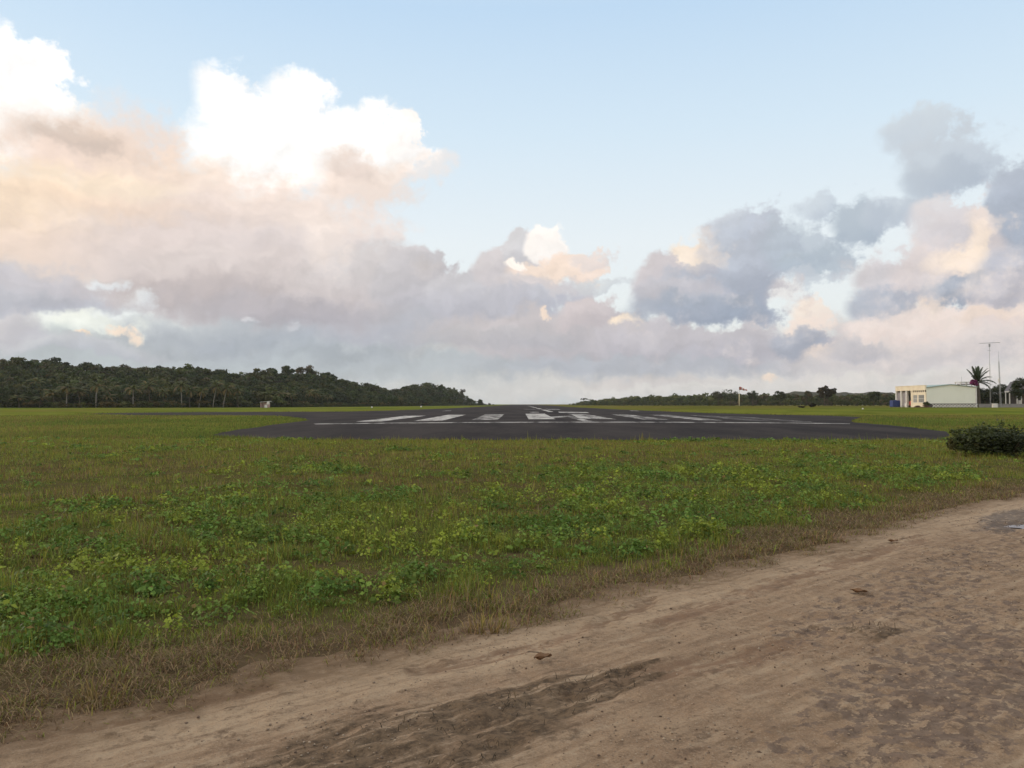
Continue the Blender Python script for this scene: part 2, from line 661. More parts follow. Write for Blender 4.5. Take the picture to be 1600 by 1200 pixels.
def weathered(name, col, amount=0.25, scale=1.5, rough=0.8, spec=0.3, stain=None, metal=0.0):
    """paint, plaster, metal: a base colour with uneven weathering and a fine grain"""
    m, N, out = new_mat(name)
    pos = N.new("ShaderNodeTexCoord").outputs["Object"]
    n1 = N.noise(pos, scale, 6.0, 0.6).outputs["Fac"]
    n2 = N.noise(N.vec("MULTIPLY", pos, (3.0, 3.0, 0.5)), scale * 1.7, 5.0, 0.65).outputs["Fac"]
    c2 = stain if stain is not None else [v * 0.55 for v in col]
    c = N.mix(N.smooth(n1, 0.40, 0.75, 0.0, amount), col, c2)
    c = N.mix(N.smooth(n2, 0.52, 0.80, 0.0, amount), c, c2)
    principled(N, out, c, rough, spec, bump(N, n1, 0.15, 0.02), metal)
    return m


def leaf_mat(name, trans=0.25, rough=0.55, spec=0.25, gain=1.0):
    m, N, out = new_mat(name)
    a = N.new("ShaderNodeAttribute", attribute_name="tint")
    oi = N.new("ShaderNodeObjectInfo")
    v = N.math("MULTIPLY_ADD", oi.outputs["Random"], 0.3, 0.85 * gain)
    c = N.vec("SCALE", a.outputs["Color"], v)
    b = N.new("ShaderNodeBsdfPrincipled")
    N.put(b.inputs["Base Color"], c)
    b.inputs["Roughness"].default_value = rough
    b.inputs["Specular IOR Level"].default_value = spec
    t = N.new("ShaderNodeBsdfTranslucent")
    N.put(t.inputs[0], c)
    mx = N.new("ShaderNodeMixShader")
    mx.inputs[0].default_value = trans
    N.l.new(b.outputs[0], mx.inputs[1])
    N.l.new(t.outputs[0], mx.inputs[2])
    N.l.new(mx.outputs[0], out.inputs[0])
    return m


M_LEAF = leaf_mat("foliage")
M_GRASS = leaf_mat("grass_blades", 0.30, 0.6, 0.15)
M_BARK = weathered("bark", (0.11, 0.088, 0.07), 0.6, 3.0, 0.9, 0.1)
M_PALMBARK = weathered("palm_bark", (0.30, 0.27, 0.23), 0.5, 3.0, 0.9, 0.1)

# ------------------------------------------------------------------ the ground
ROAD_EDGE_PIX = [(-700, 1420), (-350, 1255), (-150, 1178), (0, 1118), (120, 1104), (230, 1082), (400, 1036), (560, 1014), (700, 985),
                 (830, 960), (1000, 912), (1200, 868), (1320, 838), (1420, 806), (1500, 786), (1600, 770), (1750, 752), (1950, 736), (2300, 718)]
ROAD_EDGE = [ground(*p) for p in ROAD_EDGE_PIX]

ASPHALT_PIX = [(328, 681), (350, 684), (420, 686), (520, 687.5), (800, 688.5), (1200, 688.5), (1400, 688), (1470, 687.5), (1488, 682.5),
               (1478, 676), (1440, 672), (1400, 668.2), (1360, 664.5), (1330, 661), (1332, 657), (1348, 652.2), (1290, 649.6), (1180, 647.6),
               (1100, 645.5), (1040, 643.2), (960, 640), (900, 636.8), (861, 633.9), (832, 632.35), (800, 632.35), (778, 634.2), (700, 638.2),
               (620, 641.3), (540, 643.2), (440, 643.6), (300, 644.3), (200, 645.2), (132, 646.8), (200, 648.6), (300, 649.0), (400, 649.6),
               (446, 651.2), (472, 654), (482, 657.2), (462, 661), (430, 665.2), (385, 671.5), (345, 677)]
ASPHALT = [ground(*p) for p in ASPHALT_PIX]
RWX, RWD = 5.1, 0.012         # the runway's centre line: x = RWX + RWD * y


def crown(x, y):
    u = (x - RWX - RWD * y) / 27.0
    return 0.02 + 0.24 * np.clip(1 - u * u, 0, 1) * sstep(y, 34, 60)


def terrain(x, y):
    x, y = np.asarray(x, dtype=float), np.asarray(y, dtype=float)
    rise = 0.72 * sstep(y, 100, 205) * sstep(x, 34, 84) * (1 - sstep(y, 330, 900))
    lump = (fbm(x, y, 0.35, 3, 5) - 0.5) * 0.05 * sstep(np.abs(y), 6, 14) * (1 - sstep(y, 33, 37))
    dip = np.zeros(np.shape(x))
    m = y < 24.0
    if np.any(m):
        if dip.ndim:
            dip[m] = -0.13 * sstep(line_dist(x[m], y[m], ROAD_EDGE), 0.15, 0.8)
        else:
            dip = -0.13 * sstep(line_dist(x, y, ROAD_EDGE), 0.15, 0.8)
    return rise + lump + dip


def terrain_hit(px, py):
    """the point of the ground that the photograph shows at (px, py)"""
    x, y, d = pix_dir(px, py)
    t = 2.0
    while t < 4000:
        if CAMH + d * t < float(terrain(x * t, y * t)):
            return x * t, y * t, float(terrain(x * t, y * t))
        t *= 1.002
    return x * t, y * t, 0.0


def build_ground():
    ys = np.concatenate([np.linspace(-40, 0, 21)[:-1], np.arange(0, 40, 0.4), 40 * np.power(1.022, np.arange(0, 236))])
    xs = np.sinh(np.linspace(-1, 1, 361) * 6.6) * 7.6
    X, Y = np.meshgrid(xs, ys)
    Z = terrain(X, Y)
    ny, nx = X.shape
    i = np.arange(ny * nx).reshape(ny, nx)
    q = np.stack([i[:-1, :-1], i[:-1, 1:], i[1:, 1:], i[1:, :-1]], -1).reshape(-1, 4)
    m, N, out = new_mat("meadow")
    P = N.new("ShaderNodeNewGeometry").outputs["Position"]
    sp = N.new("ShaderNodeSeparateXYZ")
    N.put(sp.inputs[0], P)
    far = N.smooth(sp.outputs[1], 26.0, 42.0)
    # near: earth and dead thatch between the blades
    n1 = N.noise(P, 1.1, 6.0, 0.6).outputs["Fac"]
    n2 = N.noise(P, 9.0, 5.0, 0.6).outputs["Fac"]
    near = N.mix(N.smooth(n1, 0.35, 0.65), (0.075, 0.075, 0.022), (0.105, 0.080, 0.040))
    near = N.mix(N.smooth(n2, 0.45, 0.7, 0, 0.7), near, (0.045, 0.042, 0.020))
    # far: mown grass in broad drifts of yellow, green and dry brown
    W = N.vec("MULTIPLY", P, (1.0, 0.55, 1.0))
    f1 = N.noise(W, 0.030, 5.0, 0.55).outputs["Fac"]
    f2 = N.noise(W, 0.16, 6.0, 0.62).outputs["Fac"]
    f3 = N.noise(N.vec("ADD", W, (50, 20, 0)), 0.020, 4.0, 0.5).outputs["Fac"]
    g = N.mix(N.smooth(f1, 0.36, 0.62), (0.108, 0.146, 0.024), (0.172, 0.184, 0.034))
    g = N.mix(N.smooth(f3, 0.50, 0.68, 0, 0.75), g, (0.185, 0.140, 0.042))
    g = N.mix(N.smooth(f2, 0.48, 0.66, 0, 0.8), g, (0.075, 0.090, 0.016))
    g = N.mix(N.smooth(f2, 0.45, 0.22, 0, 0.5), g, (0.180, 0.155, 0.040))
    # longer, browner grass farther out
    out_far = N.smooth(sp.outputs[1], 150.0, 260.0)
    g2 = N.mix(N.smooth(f1, 0.42, 0.60), (0.150, 0.128, 0.036), (0.105, 0.108, 0.024))
    g = N.mix(N.math("MULTIPLY", out_far, N.smooth(sp.outputs[0], 10.0, 60.0)), g, g2)
    vg = N.new("ShaderNodeAttribute", attribute_name="verge").outputs["Fac"]
    near = N.mix(N.math("MULTIPLY", vg, 0.9), near, N.mix(n2, (0.080, 0.055, 0.034), (0.150, 0.105, 0.064)))
    c = N.mix(far, near, g)
    principled(N, out, c, 1.0, 0.0, bump(N, N.math("ADD", n2, f2), 0.5, 0.05))
    o = np_mesh("ground", np.stack([X, Y, Z], -1).reshape(-1, 3), [q], m, smooth=True, attrs={"verge": sstep(-line_dist(X, Y, ROAD_EDGE), 1.3, 0.2).ravel()})
    tag(o, "flat grassy airfield ground reaching to the horizon", None, None, "structure")
    return o


def fill_poly(pts, zf, name, mat, parent=None, cell=6.0):
    bm = bmesh.new()
    vs = [bm.verts.new((x, y, 0)) for x, y in pts]
    es = [bm.edges.new((vs[i], vs[(i + 1) % len(vs)])) for i in range(len(vs))]
    bmesh.ops.triangle_fill(bm, use_beauty=True, edges=es)
    for _ in range(7):
        lng = [e for e in bm.edges if e.calc_length() > cell * max(1.0, (e.verts[0].co.y + e.verts[1].co.y) / 240.0)]
        if not lng:
            break
        bmesh.ops.subdivide_edges(bm, edges=lng, cuts=1)
        bmesh.ops.triangulate(bm, faces=[f for f in bm.faces if len(f.verts) > 3])
    bmesh.ops.recalc_face_normals(bm, faces=list(bm.faces))
    for f in bm.faces:
        if f.normal.z < 0:
            f.normal_flip()
    for v in bm.verts:
        v.co.z = float(zf(v.co.x, v.co.y))
    me = bpy.data.meshes.new(name)
    bm.to_mesh(me)
    bm.free()
    me.polygons.foreach_set("use_smooth", [True] * len(me.polygons))
    me.materials.append(mat)
    return link_mesh(name, me, parent)


def resample(pts, step):
    out = []
    n = len(pts)
    for i in range(n):
        a, b = Vector(pts[i]), Vector(pts[(i + 1) % n])
        k = max(1, int((b - a).length / max(step, a.y * 0.012)))
        for j in range(k):
            out.append(a.lerp(b, j / k))
    return out


def build_runway():
    m, N, out = new_mat("asphalt")
    P = N.new("ShaderNodeNewGeometry").outputs["Position"]
    n1 = N.noise(N.vec("MULTIPLY", P, (1.0, 0.25, 1.0)), 0.22, 6.0, 0.6).outputs["Fac"]
    n2 = N.noise(P, 3.5, 6.0, 0.65).outputs["Fac"]
    c = N.mix(N.smooth(n1, 0.32, 0.68), (0.022, 0.019, 0.020), (0.050, 0.042, 0.040))
    c = N.mix(N.smooth(n2, 0.50, 0.78, 0, 0.7), c, (0.066, 0.056, 0.052))
    c = N.mix(N.smooth(n2, 0.48, 0.25, 0, 0.6), c, (0.024, 0.022, 0.023))
    principled(N, out, c, 0.97, 0.05, bump(N, n2, 0.5, 0.02))
    pts = resample(ASPHALT, 1.2)
    xs, ys = np.array([p.x for p in pts]), np.array([p.y for p in pts])
    amp = 0.012 * ys
    jx = (fbm(xs, ys, 0.35, 3, 41) - 0.5) * amp * 1.2
    jy = (fbm(xs, ys, 0.35, 3, 77) - 0.5) * amp * 0.9
    pts = [(a, b) for a, b in zip(xs + jx, ys + jy)]
    rw = fill_poly(pts, lambda x, y: crown(x, y) + 0.006, "runway", m)
    tag(rw, "dark asphalt runway running away to the horizon, worn white stripes on it", None, None, "structure")

    def paint(name, wear, dirt):
        m, N, out = new_mat(name)
        P = N.new("ShaderNodeNewGeometry").outputs["Position"]
        a = N.noise(N.vec("MULTIPLY", P, (1.0, 0.30, 1.0)), 0.9, 6.0, 0.68).outputs["Fac"]
        b = N.noise(P, 6.0, 4.0, 0.6).outputs["Fac"]
        w = N.math("MULTIPLY_ADD", b, 0.35, a)
        f = N.smooth(w, wear - 0.10, wear + 0.10)
        c = N.mix(f, (0.045, 0.040, 0.040), (0.56, 0.54, 0.51))
        c = N.mix(N.smooth(b, 0.4, 0.7, 0, dirt), c, (0.22, 0.21, 0.21))
        principled(N, out, c, 0.95, 0.05)
        return m
    line, good, worn, thin = paint("line_paint", 0.66, 0.6), paint("runway_paint", 0.60, 0.5), paint("worn_runway_paint", 0.70, 0.6), paint("faded_runway_paint", 0.80, 0.7)

    def strip(name, corners, mat, lift=0.012, n=14, k=4):
        """a painted patch: near left, near right, far right, far left, in the photograph's pixels"""
        a, b, c, d = [Vector(ground(px, py, 0.16)) for px, py in corners]
        vs, fs = [], []
        for i in range(n + 1):
            l, r = a.lerp(d, i / n), b.lerp(c, i / n)
            for j in range(k + 1):
                p = l.lerp(r, j / k)
                vs.append((p.x, p.y, float(crown(p.x, p.y)) + lift))
        for i in range(n):
            for j in range(k):
                q = i * (k + 1) + j
                fs.append((q, q + 1, q + k + 2, q + k + 1))
        return MB().add(vs, fs).build(name, mat, rw, True)

    strip("threshold_line", [(493, 662.5), (1328, 662.3), (1328, 661.3), (490, 661.5)], line, 0.016, 2, 60)
    for c, mt in (([(556, 658.6), (597, 658.8), (666, 649.6), (634, 649.4)], good),
                  ([(646, 658.6), (691, 658.4), (728, 648.8), (700, 648.6)], good),
                  ([(737, 657.6), (778, 657.4), (788, 648.2), (759, 648.2)], worn),
                  ([(826, 656.8), (868, 656.8), (851, 647.6), (821, 647.6)], good),
                  ([(862, 655.0), (900, 652.6), (890, 651.2), (852, 653.0)], worn),
                  ([(915, 656.2), (964, 657.0), (914, 648.2), (886, 647.8)], worn),
                  ([(904, 655.6), (925, 656.0), (908, 650.4), (893, 648.6)], good),
                  ([(1006, 657.4), (1049, 657.6), (984, 648.8), (954, 648.4)], worn),
                  ([(1092, 657.8), (1130, 658.0), (1045, 649.0), (1014, 648.8)], worn),
                  ([(1172, 658.4), (1210, 658.6), (1112, 649.6), (1078, 649.2)], thin),
                  ([(1240, 659.2), (1275, 659.4), (1160, 650.6), (1130, 650.4)], thin)):
        strip("threshold_stripe", c, mt)
    for c, mt in (([(874, 645.8), (921, 646.4), (917, 644.8), (872, 644.4)], good),
                  ([(829, 645.8), (843, 645.8), (841, 644.6), (827, 644.6)], worn),
                  ([(819, 640.6), (838, 640.8), (835, 639.6), (818, 639.6)], thin),
                  ([(856, 640.8), (877, 641.0), (871, 639.6), (852, 639.6)], worn),
                  ([(690, 642.2), (704, 641.8), (706, 641.0), (694, 641.4)], worn),
                  ([(986, 642.0), (999, 642.2), (995, 641.2), (983, 641.0)], worn)):
        strip("painted_patch", c, mt, 0.014, 2, 4)
    # centre line dashes
    for y0, y1, mt in ((60.5, 90, worn), (138, 190, good), (212, 262, good), (285, 330, good), (352, 400, good), (430, 480, worn), (505, 560, worn), (590, 640, worn)):
        vs = []
        for i in range(7):
            y = y0 + (y1 - y0) * i / 6
            x = RWX + RWD * y
            w = 0.30 + y * 0.0011
            for s in (-1, 1):
                vs.append((x + s * w, y, float(crown(x, y)) + 0.022))
        MB().add(vs, [(2 * i, 2 * i + 1, 2 * i + 3, 2 * i + 2) for i in range(6)]).build("centre_line_dash", mt, rw)
    return rw


def ell(px, py, cx, cy, rx, ry, rot=0.0):
    c, s = math.cos(math.radians(rot)), math.sin(math.radians(rot))
    u, v = (px - cx), (py - cy)
    return np.hypot((u * c + v * s) / rx, (-u * s + v * c) / ry)


def band(px, py, pts, w0, w1):
    """0 at the line, 1 at its half width; the width grows from w0 to w1 along the line"""
    best = np.full(np.shape(px), 1e9)
    n = len(pts) - 1
    for i in range(n):
        (ax, ay), (bx, by) = pts[i], pts[i + 1]
        dx, dy = bx - ax, by - ay
        t = np.clip(((px - ax) * dx + (py - ay) * dy) / (dx * dx + dy * dy), 0, 1)
        d = np.hypot(px - ax - t * dx, (py - ay - t * dy) * 1.0)
        w = w0 + (w1 - w0) * (i + t) / n
        best = np.minimum(best, d / w)
    return best


PUDDLE = ground(1662, 822)


def build_road():
    xs = np.concatenate([np.arange(-7, -4, 0.08), np.arange(-4, 10, 0.035), np.arange(10, 26, 0.12)])
    ys = np.concatenate([np.arange(-3, 2.6, 0.12), np.arange(2.6, 9, 0.032), np.arange(9, 26, 0.07)])
    X, Y = np.meshgrid(xs, ys)
    d = line_dist(X, Y, ROAD_EDGE)
    px, py = pix(X, Y)
    # along / across the track
    ang = math.atan2(ROAD_EDGE[11][1] - ROAD_EDGE[6][1], ROAD_EDGE[11][0] - ROAD_EDGE[6][0])
    U = X * math.cos(ang) + Y * math.sin(ang)
    V = -X * math.sin(ang) + Y * math.cos(ang)
    nz = fbm(X, Y, 1.6, 5, 3)
    fine = fbm(X, Y, 9.0, 4, 8)
    streak = fbm(U * 0.5, V * 4.0, 2.0, 4, 21)
    clod = fbm(U * 0.8, V * 1.2, 9.0, 4, 22, 0.6)
    dd = d + (fbm(X, Y, 1.1, 4, 9) - 0.5) * 0.7
    z = 0.014 + (nz - 0.5) * 0.030 + (fine - 0.5) * 0.020 + (streak - 0.5) * 0.020
    z += -0.10 * (1 - sstep(dd, -0.25, 0.10))
    # dark strip of trodden earth and dead grass between the wheel tracks, and lesser ones
    med = band(px, py, [(1030, 1036), (930, 1066), (820, 1098), (690, 1142), (560, 1190), (420, 1245)], 4, 82)
    med2 = band(px, py, [(1040, 1052), (900, 1100), (790, 1155), (690, 1230)], 3, 78)
    med_m = sstep(np.minimum(med, med2) + (clod - 0.5) * 1.5 + (streak - 0.5) * 1.3, 1.15, 0.45)
    med_z = sstep(np.minimum(med, med2), 1.5, 0.3)
    z += med_m * (0.002 + (clod - 0.45) * 0.06)
    red = np.minimum(band(px, py, [(640, 1052), (760, 1030), (860, 1010), (960, 968), (1020, 940)], 10, 9),
                     band(px, py, [(1030, 975), (1180, 925), (1300, 885), (1440, 846)], 12, 9))
    red = np.minimum(red, band(px, py, [(880, 1090), (1000, 1055), (1130, 1040), (1250, 1010)], 16, 20))
    red = np.minimum(red, band(px, py, [(0, 1165), (150, 1140), (300, 1105), (420, 1078)], 6, 8))
    red_z = sstep(red, 1.7, 0.2)
    red_m = sstep(red + (streak - 0.5) * 1.8 + (fine - 0.5) * 1.0, 1.2, 0.3)
    z -= red_m * 0.010
    edge_clods = sstep(np.abs(band(px, py, [(0, 1182), (200, 1148), (380, 1108), (560, 1068), (700, 1035)], 7, 6) + (clod - 0.5) * 2.0), 1.0, 0.3)
    edge_clods *= sstep(clod, 0.5, 0.62)
    z += edge_clods * 0.012
    light = sstep(band(px, py, [(150, 1175), (420, 1110), (650, 1050), (820, 1005), (1020, 950), (1250, 885), (1460, 820), (1600, 790)], 36, 22) + (nz - 0.5) * 1.2, 1.4, 0.3)
    crust_zone = sstep(ell(px, py, 1480, 1090, 330, 150, -18) + (nz - 0.5) * 0.8, 1.25, 0.35)
    crust_zone = np.maximum(crust_zone, 0.75 * sstep(ell(px, py, 1430, 925, 300, 60, -22) + (nz - 0.5), 1.2, 0.3))
    pit = fbm(X * 0.75, Y * 1.15, 8.5, 4, 33, 0.55)
    pit2 = fbm(X * 0.8, Y * 1.1, 3.2, 3, 34)
    crust = sstep(pit + (pit2 - 0.5) * 0.26 + crust_zone * 0.13, 0.56, 0.68) * sstep(crust_zone, 0.08, 0.5)
    z += crust * 0.012 + (fbm(X, Y, 26.0, 3, 36) - 0.5) * 0.012
    wet = sstep(ell(px, py, 1590, 812, 92, 22, -12) + (nz - 0.5) * 0.7 + (streak - .5) * .5, 1.1, 0.45)
    wet = np.maximum(wet, sstep(ell(px, py, 1680, 812, 130, 26) + (nz - 0.5) * 0.6, 1.1, 0.5))
    pe = np.hypot((X - PUDDLE[0]) / 0.88, (Y - PUDDLE[1]) / 0.34)
    z -= 0.055 * sstep(pe, 1.35, 0.5)
    tuft = sstep(ell(px, py, 1362, 992, 62, 16) + (fine - 0.5) * 1.2, 1.1, 0.4)
    z += tuft * 0.012
    spots = sstep(clod, 0.62, 0.72) * 0.7 * sstep(dd, 0.05, 0.5)
    dark = np.clip(med_z * 0.95 + edge_clods * 0.7 + tuft * 0.8, 0, 1)
    ny, nx = X.shape
    i = np.arange(ny * nx).reshape(ny, nx)
    q = np.stack([i[:-1, :-1], i[:-1, 1:], i[1:, 1:], i[1:, :-1]], -1).reshape(-1, 4)
    keep = (d.ravel()[q] > -0.7).any(axis=1)
    q = q[keep]
    used = np.zeros(ny * nx, dtype=bool)
    used[q.ravel()] = True
    remap = np.cumsum(used) - 1
    q = remap[q]
    pts = np.stack([X, Y, z], -1).reshape(-1, 3)[used]
    at = {k: v.ravel()[used] for k, v in (("dark", dark), ("red", red_z), ("crust", crust_zone), ("spots", spots), ("wet", wet), ("light", light), ("verge", 1 - sstep(dd, 0.05, 0.85)))}

    m, N, out = new_mat("dirt")
    P = N.new("ShaderNodeNewGeometry").outputs["Position"]

    def A(k):
        return N.new("ShaderNodeAttribute", attribute_name=k).outputs["Fac"]
    mp = N.new("ShaderNodeMapping")
    N.put(mp.inputs[0], P)
    mp.inputs["Rotation"].default_value = (0, 0, -ang)
    R = mp.outputs[0]
    n1 = N.noise(P, 2.2, 7.0, 0.62).outputs["Fac"]
    n2 = N.noise(P, 22.0, 6.0, 0.68).outputs["Fac"]
    n3 = N.noise(P, 90.0, 3.0, 0.6).outputs["Fac"]
    st = N.noise(N.vec("MULTIPLY", R, (0.55, 5.0, 1.0)), 2.4, 7.0, 0.64).outputs["Fac"]
    fl = N.noise(N.vec("MULTIPLY", R, (0.7, 1.0, 1.0)), 12.0, 7.0, 0.64).outputs["Fac"]
    c = N.mix(N.smooth(n1, 0.35, 0.65), (0.250, 0.168, 0.108), (0.317, 0.224, 0.146))
    c = N.mix(N.math("MULTIPLY", A("light"), 0.95), c, (0.397, 0.291, 0.193))
    c = N.mix(N.smooth(st, 0.48, 0.62, 0, 0.50), c, (0.177, 0.116, 0.074))
    c = N.mix(N.smooth(st, 0.47, 0.34, 0, 0.50), c, (0.403, 0.309, 0.213))
    c = N.mix(N.smooth(n2, 0.50, 0.70, 0, 0.70), c, (0.146, 0.097, 0.063))
    c = N.mix(N.smooth(n2, 0.44, 0.28, 0, 0.45), c, (0.403, 0.309, 0.218))
    c = N.mix(N.smooth(n3, 0.52, 0.75, 0, 0.50), c, (0.427, 0.330, 0.235))
    c = N.mix(N.smooth(n3, 0.46, 0.28, 0, 0.45), c, (0.116, 0.078, 0.052))

    def zone(k, noise, spread, lo, hi, op):
        return N.smooth(N.math("MULTIPLY_ADD", N.math("SUBTRACT", noise, 0.5), spread, A(k)), lo, hi, 0.0, op)
    c = N.mix(zone("red", N.math("MULTIPLY_ADD", fl, 0.5, N.math("MULTIPLY", st, 0.5)), 4.5, 0.50, 1.15, 0.62), c, (0.183, 0.109, 0.069))
    cz = N.math("ADD", zone("crust", N.math("MULTIPLY_ADD", n2, 0.35, N.math("MULTIPLY", fl, 0.65)), 7.0, 0.72, 1.05, 0.80), 0.0)
    cz = N.math("MULTIPLY", cz, N.smooth(A("crust"), 0.05, 0.35))
    c = N.mix(cz, c, N.mix(N.smooth(n2, 0.40, 0.60), (0.085, 0.061, 0.052), (0.183, 0.132, 0.101)))
    c = N.mix(N.math("MULTIPLY", A("spots"), N.smooth(n2, 0.42, 0.56, 0, 0.7)), c, (0.091, 0.061, 0.043))
    c = N.mix(N.math("MULTIPLY", A("verge"), N.smooth(fl, 0.30, 0.60, 0.35, 0.90)), c, N.mix(n2, (0.104, 0.066, 0.038), (0.201, 0.132, 0.076)))
    c = N.mix(zone("dark", N.math("MULTIPLY_ADD", st, 0.65, N.math("MULTIPLY", fl, 0.35)), 5.0, 0.45, 1.05, 0.85), c, N.mix(N.smooth(n2, 0.38, 0.62), (0.055, 0.038, 0.025), (0.152, 0.104, 0.065)))
    c = N.mix(zone("wet", fl, 2.6, 0.40, 1.05, 0.68), c, (0.061, 0.047, 0.043))
    r = N.math("MULTIPLY_ADD", A("wet"), -0.30, 0.97)
    h = N.math("MULTIPLY_ADD", n3, 0.4, N.math("ADD", n2, N.math("MULTIPLY", fl, 1.5)))
    principled(N, out, c, r, 0.12, bump(N, h, 0.8, 0.015))
    rd = np_mesh("dirt_road", pts, [q], m, smooth=True, attrs=at)
    tag(rd, "bare sandy dirt road with wheel tracks crossing in front of the grass", None, None, "structure")

    # grit and small stones lying on the road
    r = np.random.default_rng(44)
    n = 16000
    gy = 2.7 + 9.5 * r.random(n) ** 1.7
    gx = r.uniform(-0.70, 0.72, n) * gy
    gd = line_dist(gx, gy, ROAD_EDGE)
    gk = (gd > 0.02) & (r.random(n) < 0.12 + 1.5 * sstep(fbm(gx, gy, 1.3, 4, 45), 0.48, 0.66))
    gx, gy = gx[gk], gy[gk]
    n = len(gx)
    gs = 0.002 + 0.0065 * r.random(n) ** 5 + 0.0005 * gy
    octa = np.array([(1, 0, 0), (-1, 0, 0), (0, 1, 0), (0, -1, 0), (0, 0, .7), (0, 0, -.7)], dtype=float)
    tri = np.array([(0, 2, 4), (2, 1, 4), (1, 3, 4), (3, 0, 4), (2, 0, 5), (1, 2, 5), (3, 1, 5), (0, 3, 5)])
    a = r.uniform(0, 6.28, n)
    pv = octa[None] * r.uniform(0.6, 1.35, (n, 6, 1)) * gs[:, None, None]
    pv = np.stack([pv[..., 0] * np.cos(a)[:, None] - pv[..., 1] * np.sin(a)[:, None], pv[..., 0] * np.sin(a)[:, None] + pv[..., 1] * np.cos(a)[:, None], pv[..., 2]], -1)
    ix = np.clip(np.searchsorted(xs, gx), 1, len(xs) - 1)
    iy = np.clip(np.searchsorted(ys, gy), 1, len(ys) - 1)
    pv += np.stack([gx, gy, z[iy, ix] + gs * 0.35], -1)[:, None, :]
    tone_ = np.where((r.random(n) > 0.55)[:, None], np.array([0.34, 0.27, 0.20]), np.where((r.random(n) > 0.5)[:, None], np.array([0.14, 0.10, 0.075]), np.array([0.23, 0.175, 0.13]))) * r.uniform(0.7, 1.25, (n, 1))
    m, N, out = new_mat("stone")
    principled(N, out, N.new("ShaderNodeAttribute", attribute_name="tint").outputs["Color"], 0.9, 0.15)
    tag(np_mesh("gravel", pv.reshape(-1, 3), [(np.arange(n)[:, None, None] * 6 + tri[None]).reshape(-1, 3)], m, tint=np.repeat(tone_, 6, 0)), "scattered grit and small stones on the dirt road", None, None, "stuff")

    m, N, out = new_mat("puddle_water")
    P = N.new("ShaderNodeNewGeometry").outputs["Position"]
    principled(N, out, (0.035, 0.03, 0.026), 0.06, 0.5, bump(N, N.noise(P, 14.0, 2.0).outputs["Fac"], 0.04, 0.01))
    vs = []
    for k in range(48):
        a = 2 * math.pi * k / 48
        w = 1 + 0.14 * math.sin(3 * a + 1) + 0.08 * math.sin(5 * a)
        vs.append((PUDDLE[0] + 0.82 * w * math.cos(a), PUDDLE[1] + 0.30 * w * math.sin(a), -0.016))
    pd = MB().add(vs, [tuple(range(48))]).build("puddle", m)
    tag(pd, "shallow puddle of rainwater in the dirt road", None, None, "structure")
    return d


build_ground()
build_runway()
build_road()

# ------------------------------------------------------------------ grass and weeds
def blades(pos, h, w, az, lean, tint, segs):
    """one tapering bent blade per row"""
    n = len(pos)
    side = np.stack([np.cos(az), np.sin(az), np.zeros(n)], 1) * (w[:, None] * 0.5)
    fwd = np.stack([-np.sin(az), np.cos(az), np.zeros(n)], 1)
    up = np.array([0, 0, 1.0])
    l = (lean * h)[:, None]
    zf = np.sqrt(np.maximum(0.012, 1 - lean ** 2))
    tip = pos + fwd * l + up * (h * zf)[:, None]
    if segs == 1:
        v = np.stack([pos - side, pos + side, tip], 1).reshape(-1, 3)
        f = np.arange(n * 3).reshape(n, 3)
        return v, [f], np.repeat(tint, 3, 0)
    mid = pos + fwd * l * 0.36 + up * (h * (0.22 + 0.40 * zf))[:, None]
    v = np.stack([pos - side, pos + side, mid - side * 0.75, mid + side * 0.75, tip], 1).reshape(-1, 3)
    b = np.arange(n)[:, None] * 5
    return v, [b + np.array([[0, 1, 3, 2]]), b + np.array([[2, 3, 4]])], np.repeat(tint, 5, 0)


def join(parts):
    vs, tris, quads, ts, k = [], [], [], [], 0
    for v, fs, t in parts:
        vs.append(v)
        ts.append(t)
        for f in fs:
            (tris if f.shape[1] == 3 else quads).append(f + k)
        k += len(v)
    out = []
    if tris:
        out.append(np.concatenate(tris))
    if quads:
        out.append(np.concatenate(quads))
    return np.concatenate(vs), out, np.concatenate(ts)


def leaves(c, nrm, size, roll, tint, long=1.5):
    """one leaf-shaped quad per row, folded a little along its middle"""
    n = len(c)
    nrm = nrm / np.maximum(1e-6, np.linalg.norm(nrm, axis=1))[:, None]
    ref = np.where(np.abs(nrm[:, 2:3]) < 0.9, np.array([[0, 0, 1.0]]), np.array([[1.0, 0, 0]]))
    a = np.cross(nrm, ref)
    a /= np.maximum(1e-6, np.linalg.norm(a, axis=1))[:, None]
    b = np.cross(nrm, a)
    u = a * np.cos(roll)[:, None] + b * np.sin(roll)[:, None]
    w = -a * np.sin(roll)[:, None] + b * np.cos(roll)[:, None]
    s = size[:, None] * 0.5
    fold = nrm * s * 0.3
    v = np.stack([c - u * s * long, c + w * s + fold, c + u * s * long, c - w * s + fold], 1).reshape(-1, 3)
    f = np.arange(n * 4).reshape(n, 4)
    return v, [f], np.repeat(tint, 4, 0)


